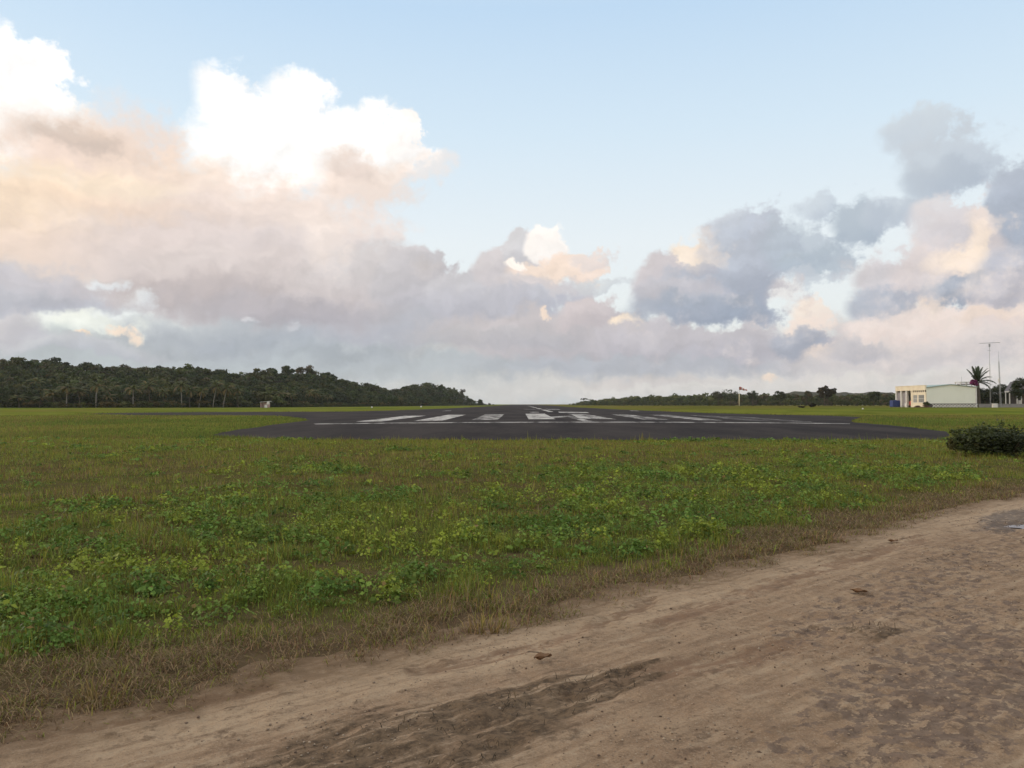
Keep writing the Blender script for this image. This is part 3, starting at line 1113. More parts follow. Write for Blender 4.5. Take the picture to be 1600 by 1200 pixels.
GREEN_PATCH = [(450, 815, 230, 50), (640, 835, 170, 46), (870, 835, 260, 52), (1060, 795, 270, 62), (1250, 785, 170, 48), (120, 880, 120, 55),
               (230, 940, 160, 65), (80, 970, 110, 60), (960, 745, 160, 16), (1090, 745, 120, 18), (480, 730, 90, 8), (540, 775, 70, 14),
               (800, 770, 60, 14), (1250, 730, 150, 18), (330, 800, 60, 18), (420, 930, 120, 40), (620, 900, 120, 30), (1000, 860, 160, 26), (1420, 740, 90, 16),
               (150, 800, 50, 18), (740, 880, 120, 34), (1150, 830, 130, 22)]
BROWN_PATCH = [(160, 772, 110, 18), (80, 735, 120, 12), (560, 742, 190, 10), (700, 748, 160, 9), (340, 870, 80, 30), (790, 790, 120, 14), (290, 730, 120, 10),
               (560, 890, 70, 24), (30, 845, 80, 26), (880, 715, 200, 6), (420, 770, 90, 12), (1180, 700, 120, 5), (250, 850, 80, 24)]


def cover(x, y):
    """how green and leafy, how brown, how close to the road the grass is at a spot"""
    px, py = pix(x, y, 0.08)
    g = np.full(np.shape(px), 9.0)
    for cx, cy, rx, ry in GREEN_PATCH:
        g = np.minimum(g, ell(px, py, cx, cy, rx, ry))
    b = np.full(np.shape(px), 9.0)
    for cx, cy, rx, ry in BROWN_PATCH:
        b = np.minimum(b, ell(px, py, cx, cy, rx, ry))
    sc = 0.9
    n1 = fbm(x, y, sc, 4, 51)
    n2 = fbm(x, y, 0.5, 4, 52)
    n3 = fbm(x, y, 2.6, 3, 53)
    green = sstep(g + (n1 - 0.5) * 2.2, 1.25, 0.55)
    green = np.maximum(green, 0.7 * sstep(n2 + (n3 - 0.5) * 0.5, 0.60, 0.72))
    brown = sstep(b + (n1 - 0.5) * 2.0, 1.2, 0.5)
    brown = np.maximum(brown, 0.9 * sstep(fbm(x, y, 0.7, 4, 54), 0.52, 0.64))
    d = -line_dist(x, y, ROAD_EDGE)
    wdt = 0.22 + 0.020 * y + 0.35 * sstep(px, 520, 150)
    dry = sstep(d + (n1 - 0.5) * 1.5 + (n3 - 0.5) * 0.7, 0.80 + wdt, 0.05)
    return green * (1 - dry), brown, dry, d


def near_grass():
    bands = [(3.2, 5.0, 3600), (5.0, 7.0, 3000), (7.0, 10.0, 2100), (10.0, 14.0, 1300), (14.0, 20.0, 760), (20.0, 28.0, 460), (28.0, 37.5, 330)]
    G, D, L = [], [], []
    for y0, y1, dens in bands:
        xm = 0.70 * y1 + 2.0
        n = int(2 * xm * (y1 - y0) * dens)
        x = rng.uniform(-xm, xm, n)
        y = rng.uniform(y0, y1, n)
        m = np.abs(x) < 0.70 * y + 2.0
        x, y = x[m], y[m]
        m = -line_dist(x, y, ROAD_EDGE) > -0.75
        if y1 > 30:
            m &= ~in_poly(x, y, ASPHALT)
        x, y = x[m], y[m]
        g, b, dry, d = cover(x, y)
        clump = fbm(x, y, 5.0, 3, 60)
        tuft = fbm(x, y, 1.7, 3, 61)
        keep = (d > -0.75) & (rng.random(len(x)) < sstep(d + (clump - 0.5) * 1.6, -0.70, 0.75) * np.maximum(0.12 + 1.25 * sstep(clump, 0.36, 0.64), 0.75 * dry))
        x, y, g, b, dry, d, clump, tuft = [v[keep] for v in (x, y, g, b, dry, d, clump, tuft)]
        n = len(x)
        r = rng.random((n, 4))
        lod = 1.0 + np.maximum(0, y - 6) * 0.085
        h = (0.045 + 0.085 * r[:, 0] ** 1.5) * (0.40 + 1.25 * sstep(tuft, 0.3, 0.72)) * (1 - 0.35 * dry) * (1 + 0.10 * (lod - 1))
        h = np.where(r[:, 3] > 0.985, h * 1.9, h)
        w = (0.0035 + 0.0035 * r[:, 1]) * lod
        # colour of the single blade: fresh, yellowish, dead straw, red-brown
        fresh = np.array([0.152, 0.190, 0.034])
        yellow = np.array([0.235, 0.240, 0.040])
        straw = np.array([0.310, 0.220, 0.115])
        red = np.array([0.185, 0.112, 0.058])
        far = sstep(y, 14, 30)
        q = rng.random(n)
        pf = np.clip(0.48 + 0.35 * g - 0.30 * b - 0.55 * dry - 0.10 * far, 0.05, 0.9)
        py_ = 0.34 * (1 - 0.6 * dry) * (1 + 0.5 * far)
        pr = 0.05 + 0.26 * b + 0.16 * dry
        t = np.where((q < pf)[:, None], fresh, np.where((q < pf + py_)[:, None], yellow, np.where((q < pf + py_ + pr)[:, None], red, straw)))
        t = t * (0.55 + 0.75 * r[:, 2:3]) * (1 + 0.10 * rng.standard_normal((n, 3)))
        isdry = q > pf + py_
        pos = np.stack([x, y, terrain(x, y) - 0.008], 1)
        az = rng.uniform(0, 2 * math.pi, n)
        lean = np.clip(rng.normal(0.52, 0.27, n) + 0.50 * dry * rng.random(n) ** 0.4, 0.05, 0.99)
        pos[:, 2] += np.where(d < 0.35, 0.012, 0)
        for sel, bag in ((~isdry, G), (isdry, D)):
            bag.append(blades(pos[sel], h[sel], w[sel], az[sel], lean[sel], np.clip(t[sel] * 1.10, 0.005, 0.5), 2 if y1 < 15 else 1))
        if y1 < 21:
            ks = rng.integers(0, len(x), int(len(x) * 0.9))
            ks = ks[rng.random(len(ks)) < dry[ks] * 0.95]
            ns_ = len(ks)
            rr = rng.random((ns_, 4))
            sp = np.stack([x[ks] + rng.normal(0, .04, ns_), y[ks] + rng.normal(0, .04, ns_), np.zeros(ns_)], 1)
            sp[:, 2] = terrain(sp[:, 0], sp[:, 1]) + 0.012 + 0.03 * rr[:, 0]
            st_ = np.where((rr[:, 1] > 0.5)[:, None], straw, np.where((rr[:, 1] > 0.2)[:, None], red, yellow * 0.8)) * (0.5 + 0.7 * rr[:, 2:3])
            D.append(blades(sp, 0.05 + 0.09 * rr[:, 3], (0.003 + 0.003 * rr[:, 2]) * (1 + 0.06 * np.maximum(0, sp[:, 1] - 6)), rng.uniform(0, 6.28, ns_), 0.94 + 0.058 * rr[:, 1], st_, 2))
        # broad leaves of the creeping weeds: low plants, each with leaves of its own size and hue
        nlp = int(len(x) * 0.13)
        k = rng.integers(0, len(x), nlp)
        spot = sstep(fbm(x[k], y[k], 2.2, 4, 70, 0.6), 0.40, 0.60)
        k = k[rng.random(nlp) < np.clip((0.05 + 1.00 * g[k]) * (1 - dry[k]) ** 2 * (0.15 + 0.85 * spot), 0, 1)]
        m_ = 3 + rng.poisson(7, len(k))
        kk = np.repeat(np.arange(len(k)), m_)
        n = len(kk)
        lodp = 1 + 0.050 * np.maximum(0, y[k] - 6)
        prad = ((0.04 + 0.10 * rng.random(len(k)) ** 1.5) * lodp)[kk]
        psize = ((0.011 + 0.031 * rng.random(len(k)) ** 2.3) * lodp)[kk]
        phue = (fbm(x[k], y[k], 1.3, 3, 72) + rng.normal(0, 0.07, len(k)))[kk]
        ptone = rng.uniform(0.55, 1.35, len(k))[kk]
        r = rng.random((n, 4))
        a = rng.uniform(0, 2 * math.pi, n)
        q = np.sqrt(r[:, 0])
        lx = x[k][kk] + prad * q * np.cos(a)
        ly = y[k][kk] + prad * q * np.sin(a)
        hgt = (0.03 + 0.11 * rng.random(len(k)) * (0.5 + g[k]))[kk]
        z = terrain(lx, ly) + 0.015 + hgt * (1.05 - 0.75 * q ** 2) * (0.7 + 0.5 * r[:, 3])
        tl = 0.35 + 0.75 * q
        nrm = np.stack([np.cos(a) * tl + rng.normal(0, 0.35, n), np.sin(a) * tl + rng.normal(0, 0.35, n), np.ones(n)], 1)
        lt = np.where((phue > 0.60)[:, None], np.array([0.215, 0.262, 0.036]), np.where((phue > 0.43)[:, None], np.array([0.140, 0.208, 0.038]), np.array([0.105, 0.182, 0.036])))
        lt = lt * 1.12 * ptone[:, None] * (0.75 + 0.5 * r[:, 2:3])
        lt = np.where((rng.random(n) < 0.03)[:, None], np.array([0.24, 0.17, 0.06]), lt)
        L.append(leaves(np.stack([lx, ly, z], 1), nrm, psize * (0.7 + 0.6 * r[:, 1]), a + math.pi / 2 + rng.normal(0, 0.5, n), lt, 1.3))
    for nm, bag, lab in (("grass", G, "short uneven green grass growing between the dirt road and the runway"),
                         ("dry_grass", D, "dead straw coloured grass matted along the road and among the green"),
                         ("ground_weeds", L, "low broad-leaved green weeds creeping through the grass")):
        v, f, t = join(bag)
        tag(np_mesh(nm, v, f, M_GRASS, tint=t), lab, None, None, "stuff")


def far_grass():
    """tufts that stand along the edges of the asphalt and on the two grass corners beside it"""
    P = []
    pts = resample(ASPHALT, 0.10)
    ex = np.array([p.x for p in pts])
    ey = np.array([p.y for p in pts])
    m = (ey > 33) & (ey < 190)
    ex, ey = ex[m], ey[m]
    rep = 26
    x = np.repeat(ex, rep) + rng.normal(0, 1, len(ex) * rep) * 0.011 * np.repeat(ey, rep)
    y = np.repeat(ey, rep) + rng.normal(0, 1, len(ex) * rep) * 0.020 * np.repeat(ey, rep)
    n2 = 110000
    y2 = 37 + 75 * rng.random(n2) ** 1.6
    x2 = rng.uniform(-0.78, 0.78, n2) * y2
    x, y = np.concatenate([x, x2]), np.concatenate([y, y2])
    keep = ~in_poly(x, y, ASPHALT)
    x, y = x[keep], y[keep]
    n = len(x)
    r = rng.random((n, 4))
    big = fbm(x, y, 0.28, 3, 80)
    h = (0.06 + 0.13 * r[:, 0]) * (0.5 + big) * (1 + (y - 37) * 0.004)
    fringe = sstep(y, 39.5, 37.0) * sstep(fbm(x, y, 0.9, 3, 82), 0.48, 0.72)
    h = h * (1 + 1.6 * fringe * r[:, 2])
    w = (0.02 + 0.02 * r[:, 1]) * y / 37
    hue = fbm(x, y * 0.5, 0.11, 5, 81, 0.6)
    dryp = fbm(x, y * 0.45, 0.09, 4, 83)
    t = np.where((hue + (r[:, 2] - 0.5) * 0.22 > 0.50)[:, None], np.array([0.185, 0.194, 0.034]), np.array([0.112, 0.148, 0.026]))
    t = np.where((r[:, 3] > 0.90 - 2.2 * np.maximum(0, dryp - 0.47))[:, None], np.array([0.190, 0.140, 0.045]), t) * (0.6 + 0.6 * rng.random((n, 1)))
    pos = np.stack([x, y, terrain(x, y) - 0.01], 1)
    v, f, t = blades(pos, h, w, rng.uniform(-0.6, 0.6, n), np.clip(rng.normal(0.4, 0.2, n), 0, 0.9), t, 1)
    tag(np_mesh("verge_grass", v, f, M_GRASS, tint=t), "yellow green grass tufts along the edges of the asphalt", None, None, "stuff")


def road_litter():
    """dead grass trodden into the dark strip and round the bare tuft on the road"""
    n = 26000
    x = rng.uniform(-3.5, 5.5, n)
    y = rng.uniform(2.9, 7.5, n)
    px, py = pix(x, y)
    med = band(px, py, [(1030, 1036), (930, 1068), (820, 1098), (690, 1140), (560, 1185), (420, 1235)], 4, 48)
    med = np.minimum(med, band(px, py, [(1010, 1062), (900, 1100), (800, 1150), (700, 1215)], 8, 40))
    tf = ell(px, py, 1362, 992, 48, 13)
    c = fbm(x, y, 6.0, 3, 90)
    keep = (rng.random(n) < sstep(med, 1.3, 0.2) * sstep(c, 0.35, 0.6)) | (tf < 0.9 * rng.random(n) + 0.15)
    x, y = x[keep], y[keep]
    tuft = tf[keep] < 1.1
    n = len(x)
    r = rng.random((n, 3))
    h = np.where(tuft, 0.03 + 0.04 * r[:, 0], 0.025 + 0.06 * r[:, 0])
    lean = np.where(tuft, 0.5 + 0.4 * r[:, 1], 0.95 + 0.048 * r[:, 1])
    t = np.where((r[:, 2] > 0.55)[:, None], np.array([0.150, 0.105, 0.060]), np.array([0.060, 0.045, 0.028])) * (0.6 + 0.6 * rng.random((n, 1)))
    pos = np.stack([x, y, np.full(n, 0.022)], 1)
    v, f, t = blades(pos, h, 0.003 + 0.003 * r[:, 1], rng.uniform(0, 6.28, n), lean, t, 2)
    tag(np_mesh("trodden_straw", v, f, M_GRASS, tint=t), "bits of dead grass trodden into the dark strip of the road", None, None, "stuff")


near_grass()
far_grass()
road_litter()

# ------------------------------------------------------------------ trees
DARK, MIDG, OLIVE, BROWN, PALM_G, PALM_Y = ((0.042, 0.054, 0.020), (0.060, 0.076, 0.020), (0.090, 0.086, 0.026), (0.090, 0.066, 0.036), (0.088, 0.100, 0.030), (0.165, 0.122, 0.046))


def crown_arrays(r, rx, rz, z0, n_clump, n_leaf, leaf, tone, flat=1.0, tone2=None):
    """leaf clumps spread through an uneven crown: centre height z0, half width rx, half height rz"""
    cs, ns, ts = [], [], []
    tone, tone2 = np.array(tone), np.array(tone2 if tone2 is not None else tone)
    for i in range(n_clump):
        a, b = r.uniform(0, 2 * math.pi), r.uniform(-0.75, 1.0)
        q = r.uniform(0.35, 0.95) ** 0.6
        s = math.sqrt(max(0.0, 1 - b * b))
        c = np.array([rx * q * s * math.cos(a), rx * q * s * math.sin(a), z0 + rz * q * b])
        rad = r.uniform(0.24, 0.46) * min(rx, rz * 1.3)
        d = r.normal(0, 1, (n_leaf, 3))
        d /= np.linalg.norm(d, axis=1)[:, None]
        d[:, 2] = np.abs(d[:, 2]) * np.where(r.random(n_leaf) < 0.75, 1, -1)
        p = c + d * rad * r.uniform(0.55, 1.1, (n_leaf, 1)) * np.array([1.15, 1.15, 0.8 * flat])
        cs.append(p)
        ns.append(d + r.normal(0, 0.55, (n_leaf, 3)))
        mixt = r.random()
        ts.append((tone * (1 - mixt) + tone2 * mixt) * r.uniform(0.75, 1.3) * (0.75 + 0.5 * r.random((n_leaf, 1))))
    c, nn, t = np.concatenate(cs), np.concatenate(ns), np.concatenate(ts)
    n = len(c)
    return leaves(c, nn, leaf * (0.6 + 0.8 * r.random(n)), r.uniform(0, 6.28, n), np.clip(t, 0.003, 0.6), 1.3)


def trunk_mesh(r, h, r0, r1, limbs, spread, lean=0.0, top=0.72):
    b = MB()
    pts, rad = [], []
    for i in range(7):
        t = i / 6
        pts.append((lean * h * t * t + 0.04 * h * math.sin(3 * t) * r.uniform(-.5, .5), 0.03 * h * math.sin(4 * t) * r.uniform(-.5, .5), h * top * t - 0.2))
        rad.append(r0 * (1 - t) + r1 * t)
    b.tube(pts, rad, 8)
    for k in range(limbs):
        t = r.uniform(0.45, 1.0)
        i = min(5, int(t * 6))
        p = Vector(pts[i]).lerp(Vector(pts[i + 1]), t * 6 - i)
        a = 2 * math.pi * (k + r.uniform(-.3, .3)) / limbs
        q = p + Vector((math.cos(a) * spread * 0.5, math.sin(a) * spread * 0.5, h * r.uniform(0.12, 0.22)))
        e = q + Vector((math.cos(a) * spread * 0.45, math.sin(a) * spread * 0.45, h * r.uniform(0.05, 0.2)))
        b.tube([p, q, e], [r1 * 0.75, r1 * 0.5, r1 * 0.2], 6)
    return b


def broad_tree(name, loc, h, w, label, cat="tree", group=None, tone=DARK, tone2=MIDG, n=(26, 90), leaf=0.55, low=0.25, seed=1, limbs=6, flat=1.0, lean=0.0, trunk_r=None):
    """a tree of height h whose crown is w wide"""
    r = np.random.default_rng(seed)
    t = empty(name, loc, 0, label, cat, group)
    tr = trunk_r or h * 0.022
    trunk_mesh(r, h, tr * 1.4, tr * 0.7, limbs, w * 0.36, lean).build("trunk", M_BARK, t, True)
    rz = h * (1 - low) / 2
    v, f, c = crown_arrays(r, w / 2, rz, h * low + rz, n[0], n[1], leaf, tone, flat, tone2)
    np_mesh("crown", v, f, M_LEAF, t, tint=c)
    return t


def frond_arrays(r, base, az, elev, length, droop, tone, n_seg=13, leaf_len=0.16, hang=0.55, width=0.10):
    """a pinnate frond: a bending midrib with leaflets hanging from both sides"""
    d = np.array([math.cos(az), math.sin(az), 0.0])
    side = np.array([-math.sin(az), math.cos(az), 0.0])
    up = np.array([0, 0, 1.0])
    p = np.array(base, dtype=float)
    pts, dirs = [p.copy()], []
    for i in range(n_seg):
        t = (i + 0.5) / n_seg
        e = elev - droop * t ** 1.5
        v = d * math.cos(e) + up * math.sin(e)
        dirs.append(v)
        p = p + v * length / n_seg
        pts.append(p.copy())
    V, T, C = [], [], []
    k = 0
    for i in range(n_seg):
        w = length * 0.012 * (1 - i / n_seg) + 0.015
        a, b = pts[i], pts[i + 1]
        V += [a - side * w, a + side * w, b + side * w * 0.9, b - side * w * 0.9]
        T += [(k, k + 1, k + 2), (k, k + 2, k + 3)]
        C += [np.array(tone) * 1.5] * 4
        k += 4
        t = (i + 0.5) / n_seg
        if t < 0.10:
            continue
        for s in (-1, 1):
            for sub in (0.25, 0.75):
                q = a + (b - a) * sub
                ll = length * leaf_len * (math.sin(math.pi * min(1.0, 0.12 + 0.86 * t)) ** 0.6) * r.uniform(0.85, 1.15)
                h_ = hang * r.uniform(0.7, 1.3)
                dv = side * s * math.cos(h_) + dirs[i] * 0.55 - up * math.sin(h_)
                dv = dv / np.linalg.norm(dv)
                half = dirs[i] * length / n_seg * width * 2.6
                V += [q - half, q + half, q + dv * ll]
                T.append((k, k + 1, k + 2))
                C += [np.array(tone) * r.uniform(0.7, 1.3)] * 3
                k += 3
    return np.array(V), [np.array(T)], np.array(C)


def palm_template(seed, h, n_fr, length, lean, yellow=0.25):
    """arrays of a coconut palm crown and a trunk builder"""
    r = np.random.default_rng(seed)
    top = np.array([lean[0], lean[1], h])
    parts = []
    for i in range(n_fr):
        az = 2.399 * i + r.uniform(-.25, .25)
        t = i / n_fr
        elev = 1.25 - 1.55 * t + r.uniform(-.12, .12)
        old = t > 0.72
        tone = PALM_Y if (old and r.random() < 0.85) or r.random() < yellow * 0.4 else PALM_G
        parts.append(frond_arrays(r, top, az, elev, length * r.uniform(0.85, 1.1), 1.45 + 0.5 * r.random(), tone, 12, 0.20, 0.6, 0.16))
    return join(parts)


def palm_trunk(h, lean, r0, r1):
    pts, rad = [], []
    for i in range(9):
        t = i / 8
        s = t ** 1.6
        pts.append((lean[0] * s, lean[1] * s, -0.3 + (h + 0.35) * t))
        rad.append(r0 * (1.25 - 0.25 * min(1, t * 6)) * (1 - t) + r1 * t)
    return MB().tube(pts, rad, 8)


# ------------------------------------------------------------------ the wooded hill on the left
def ipl(x, xs, ys):
    return float(np.interp(x, xs, ys))


EDGE_X = [-900, -300, 0, 200, 380, 500, 600, 680, 720, 752, 775]
EDGE_D = [330, 340, 350, 360, 385, 455, 560, 720, 860, 1000, 1150]
WIDE = [120, 120, 115, 120, 130, 150, 170, 170, 130, 70, 40]
TOP_X = [-900, -400, -100, 0, 30, 60, 130, 160, 185, 210, 240, 300, 345, 378, 400, 430, 490, 515, 545, 575, 608, 650, 690, 712, 735, 750, 775]
TOP_Y = [556, 556, 562, 564, 562, 563, 571, 573, 573, 577, 573, 572, 578, 585, 584, 583, 583, 590, 595, 600, 610.5, 599.5, 600.5, 608, 622, 628, 631]


def hill_height(u, d):
    d0, w = ipl(u, EDGE_X, EDGE_D), ipl(u, EDGE_X, WIDE)
    dist = d0 + w
    th = tree_h(u)
    top = max(0.0, CAMH + (HOR - ipl(u, TOP_X, TOP_Y)) / F * dist - th)
    t = (d - d0) / w
    up = float(sstep(t, -0.05, 1.0)) * 0.65 + 0.35 * min(1, max(0, t))
    return top * up * (1 - 0.5 * float(sstep(t, 1.25, 2.6)))


def tree_h(u):
    return ipl(u, [-300, 400, 600, 700, 752, 775], [8.5, 8.5, 7.5, 6.5, 4.0, 2.5])


def build_hill():
    us = np.arange(-900, 790, 8.0)
    ts = np.linspace(-0.05, 2.6, 40)
    vs = []
    for u in us:
        d0, w = ipl(u, EDGE_X, EDGE_D), ipl(u, EDGE_X, WIDE)
        for t in ts:
            d = d0 + w * t
            vs.append(((u - CX) / F * d, d, hill_height(u, d) + (0.05 if t > 0 else -0.15)))
    nu, nt = len(us), len(ts)
    i = np.arange(nu * nt).reshape(nu, nt)
    q = np.stack([i[:-1, :-1], i[1:, :-1], i[1:, 1:], i[:-1, 1:]], -1).reshape(-1, 4)
    m, N, out = new_mat("forest_floor")
    P = N.new("ShaderNodeNewGeometry").outputs["Position"]
    n = N.noise(P, 0.3, 6.0, 0.6).outputs["Fac"]
    principled(N, out, N.mix(n, (0.018, 0.020, 0.010), (0.040, 0.036, 0.018)), 0.95, 0.1)
    tag(np_mesh("hill", vs, [q], m, smooth=True), "low hill under the wood on the left side of the airfield", None, None, "structure")

    r = np.random.default_rng(5)
    temps = []
    for k in range(9):
        tone, tone2 = [(DARK, MIDG), (DARK, BROWN), (MIDG, OLIVE), (DARK, DARK), (MIDG, DARK), (BROWN, DARK), (OLIVE, MIDG), (MIDG, PALM_G), (DARK, OLIVE)][k]
        temps.append(crown_arrays(r, 0.5, 0.46, 0.52, 12, 42, 0.085, tone, 1.0, tone2))
    fr = []
    for k in range(3):
        v, f, c = palm_template(300 + k, 7.0, 15, 3.8, (0.4, 0.1))
        fr.append((v / 9.0, f, c))
    parts = []
    u = -620.0
    while u < 770:
        d0, w = ipl(u, EDGE_X, EDGE_D), ipl(u, EDGE_X, WIDE)
        step = 5.2 * (1 + (d0 - 350) / 900)
        t = 0.0
        d = d0 + 3 + r.uniform(0, 4)
        while d < d0 + w * 1.12:
            uu = u + r.uniform(-0.6, 0.6) * step / d * F
            h = tree_h(uu) * r.uniform(0.72, 1.22)
            x = (uu - CX) / F * d
            z = hill_height(uu, d) - 0.6
            palm = r.random() < (0.22 if d < d0 + 45 and u < 520 else 0.03)
            v, f, c = fr[r.integers(3)] if palm else temps[r.integers(9)]
            wd = h * r.uniform(0.80, 1.15)
            if not palm and r.random() < 0.16:
                h, wd = h * 1.12, wd * 1.35
            if palm:
                wd = h = h * 1.1
            a = r.uniform(0, 6.28)
            ca, sa = math.cos(a), math.sin(a)
            vv = np.stack([(v[:, 0] * ca - v[:, 1] * sa) * wd + x, (v[:, 0] * sa + v[:, 1] * ca) * wd + d, v[:, 2] * h + z], 1)
            parts.append((vv, f, c * r.uniform(0.50, 1.12) * np.array([r.uniform(.78, 1.05), 1.0, r.uniform(.85, 1.15)])))
            d += step * r.uniform(0.8, 1.3)
        u += step / d0 * F
    # thicket along the foot of the hill
    shrub = [crown_arrays(r, 0.5, 0.45, 0.42, 8, 34, 0.10, tn, 1.0, t2) for tn, t2 in ((DARK, MIDG), (MIDG, OLIVE), (OLIVE, PALM_Y))]
    u = -620.0
    while u < 772:
        d = ipl(u, EDGE_X, EDGE_D) + r.uniform(-2, 3)
        h = r.uniform(1.8, 4.6) * (1.0 if u < 700 else 0.6)
        v, f, c = shrub[r.choice([0, 0, 0, 1, 2])]
        parts.append((v * np.array([h * 1.6, h * 1.6, h]) + np.array([(u - CX) / F * d, d, -0.1]), f, c * r.uniform(0.6, 1.1)))
        u += 2.4 / d * F * r.uniform(0.6, 1.2)
    # and in uneven drifts before the palms
    u = -620.0
    while u < 600:
        d = ipl(u, EDGE_X, EDGE_D) - r.uniform(4, 8)
        if vnoise(np.array(u / 28.0), np.array(3.3), 5) > 0.42:
            h = r.uniform(1.4, 4.2)
            v, f, c = shrub[r.choice([0, 0, 1, 2])]
            parts.append((v * np.array([h * 1.5, h * 1.5, h]) + np.array([(u - CX) / F * d, d, -0.1]), f, c * r.uniform(0.6, 1.15)))
        u += 2.2 / d * F * r.uniform(0.6, 1.3)
    v, f, c = join(parts)
    tag(np_mesh("forest", v, f, M_LEAF, tint=np.clip(c, 0.003, 0.6)), "dense dark green tropical wood covering the low hill on the left", None, None, "stuff")


def left_palms():
    """coconut palms one can tell apart along the foot of the wooded hill"""
    protos = []
    for k, (lean, n) in enumerate((((0.3, 0.0), 17), ((1.6, 0.3), 16), ((-1.2, 0.2), 18), ((0.6, 0.2), 15))):
        h = 10.0
        t = empty("coconut_palm", (0, 0, -50), 0, "coconut palm", "palm tree", "coconut palms at the foot of the wooded hill")
        palm_trunk(h, lean, 0.24, 0.15).build("trunk", M_BARK, t, True)
        v, f, c = palm_template(40 + k, h, n + 4, 5.2, lean)
        np_mesh("crown", v, f, M_LEAF, t, tint=np.clip(c, 0.003, 0.6))
        protos.append(t)
    spots = [  # base x, crown centre y, kind, spread, label
        (208, 608, 0, 1.0, "palm with a tall straight pale trunk and brown hanging fronds, clear of the dark wood"),
        (333, 605, 1, 1.0, "tall palm with a pale trunk leaning right, left of the last leaning palm"),
        (349, 608, 1, 1.05, "palm with a thin trunk leaning far right, last of the row before the dark gap"),
        (284, 603, 0, 1.1, "full green palm with a short visible trunk, in the middle of the palm row"),
        (296, 611, 3, 0.9, "yellow green palm whose crown hangs low beside the full green one"),
        (311, 612, 1, 0.85, "smaller dark palm leaning right between the yellow green and tall leaning palms"),
        (235, 604, 2, 1.1, "dark palm with crossing trunk foot just right of the straight pale trunk"),
        (256, 613, 3, 0.9, "low palm with dry brown fronds, between the dark palm and the full green one"),
        (166, 620, 3, 1.0, "low wide palm with a stout grey trunk, left of the straight pale trunk"),
        (126, 612, 2, 1.25, "big feathery palm with orange dead fronds at its foot"),
        (104, 606, 0, 1.2, "tall dark palm standing behind the feathery one"),
        (62, 622, 3, 1.0, "squat yellowish palm with arching fronds near the left edge"),
        (31, 621, 2, 0.95, "squat palm with a pale foot and drooping tan fronds, first on the left"),
        (84, 614, 3, 1.0, "low olive palm between the squat yellowish and the tall dark palm"),
        (150, 603, 0, 1.0, "slim dark palm rising behind the low wide one"),
        (437, 615, 0, 1.15, "wide drooping palm just right of the small white shelter"),
        (457, 618, 3, 1.0, "smaller palm touching the wide drooping palm on its right side"),
        (494, 614, 2, 1.0, "dark palm right of the shelter, with a crown against the hillside"),
        (512, 621, 3, 0.9, "low palm with tan fronds at the right end of the palms"),
        (372, 612, 3, 0.9, "dark slender palm in the gap left of the small white shelter"),
    ]
    used = set()
    for px, cy, k, sp, lab in spots:
        d = ipl(px, EDGE_X, EDGE_D) - 3.0
        h = CAMH + (HOR - cy) / F * d
        o = protos[k] if k not in used else copy_tree(protos[k])
        used.add(k)
        if px in (208, 333):
            for ch in o.children:
                if ch.name.startswith("trunk"):
                    ch.data = ch.data.copy()
                    ch.data.materials[0] = M_PALMBARK
        o.location = ((px - CX) / F * d, d, 0)
        s = h / 10.0
        o.scale = (sp * 0.95, sp * 0.95, s)
        o.rotation_euler = (0, 0, {1: 0.0, 2: 0.1}.get(k, (px * 7) % 6.28) if k in (1, 2) else (px * 7) % 6.28)
        o["label"] = lab


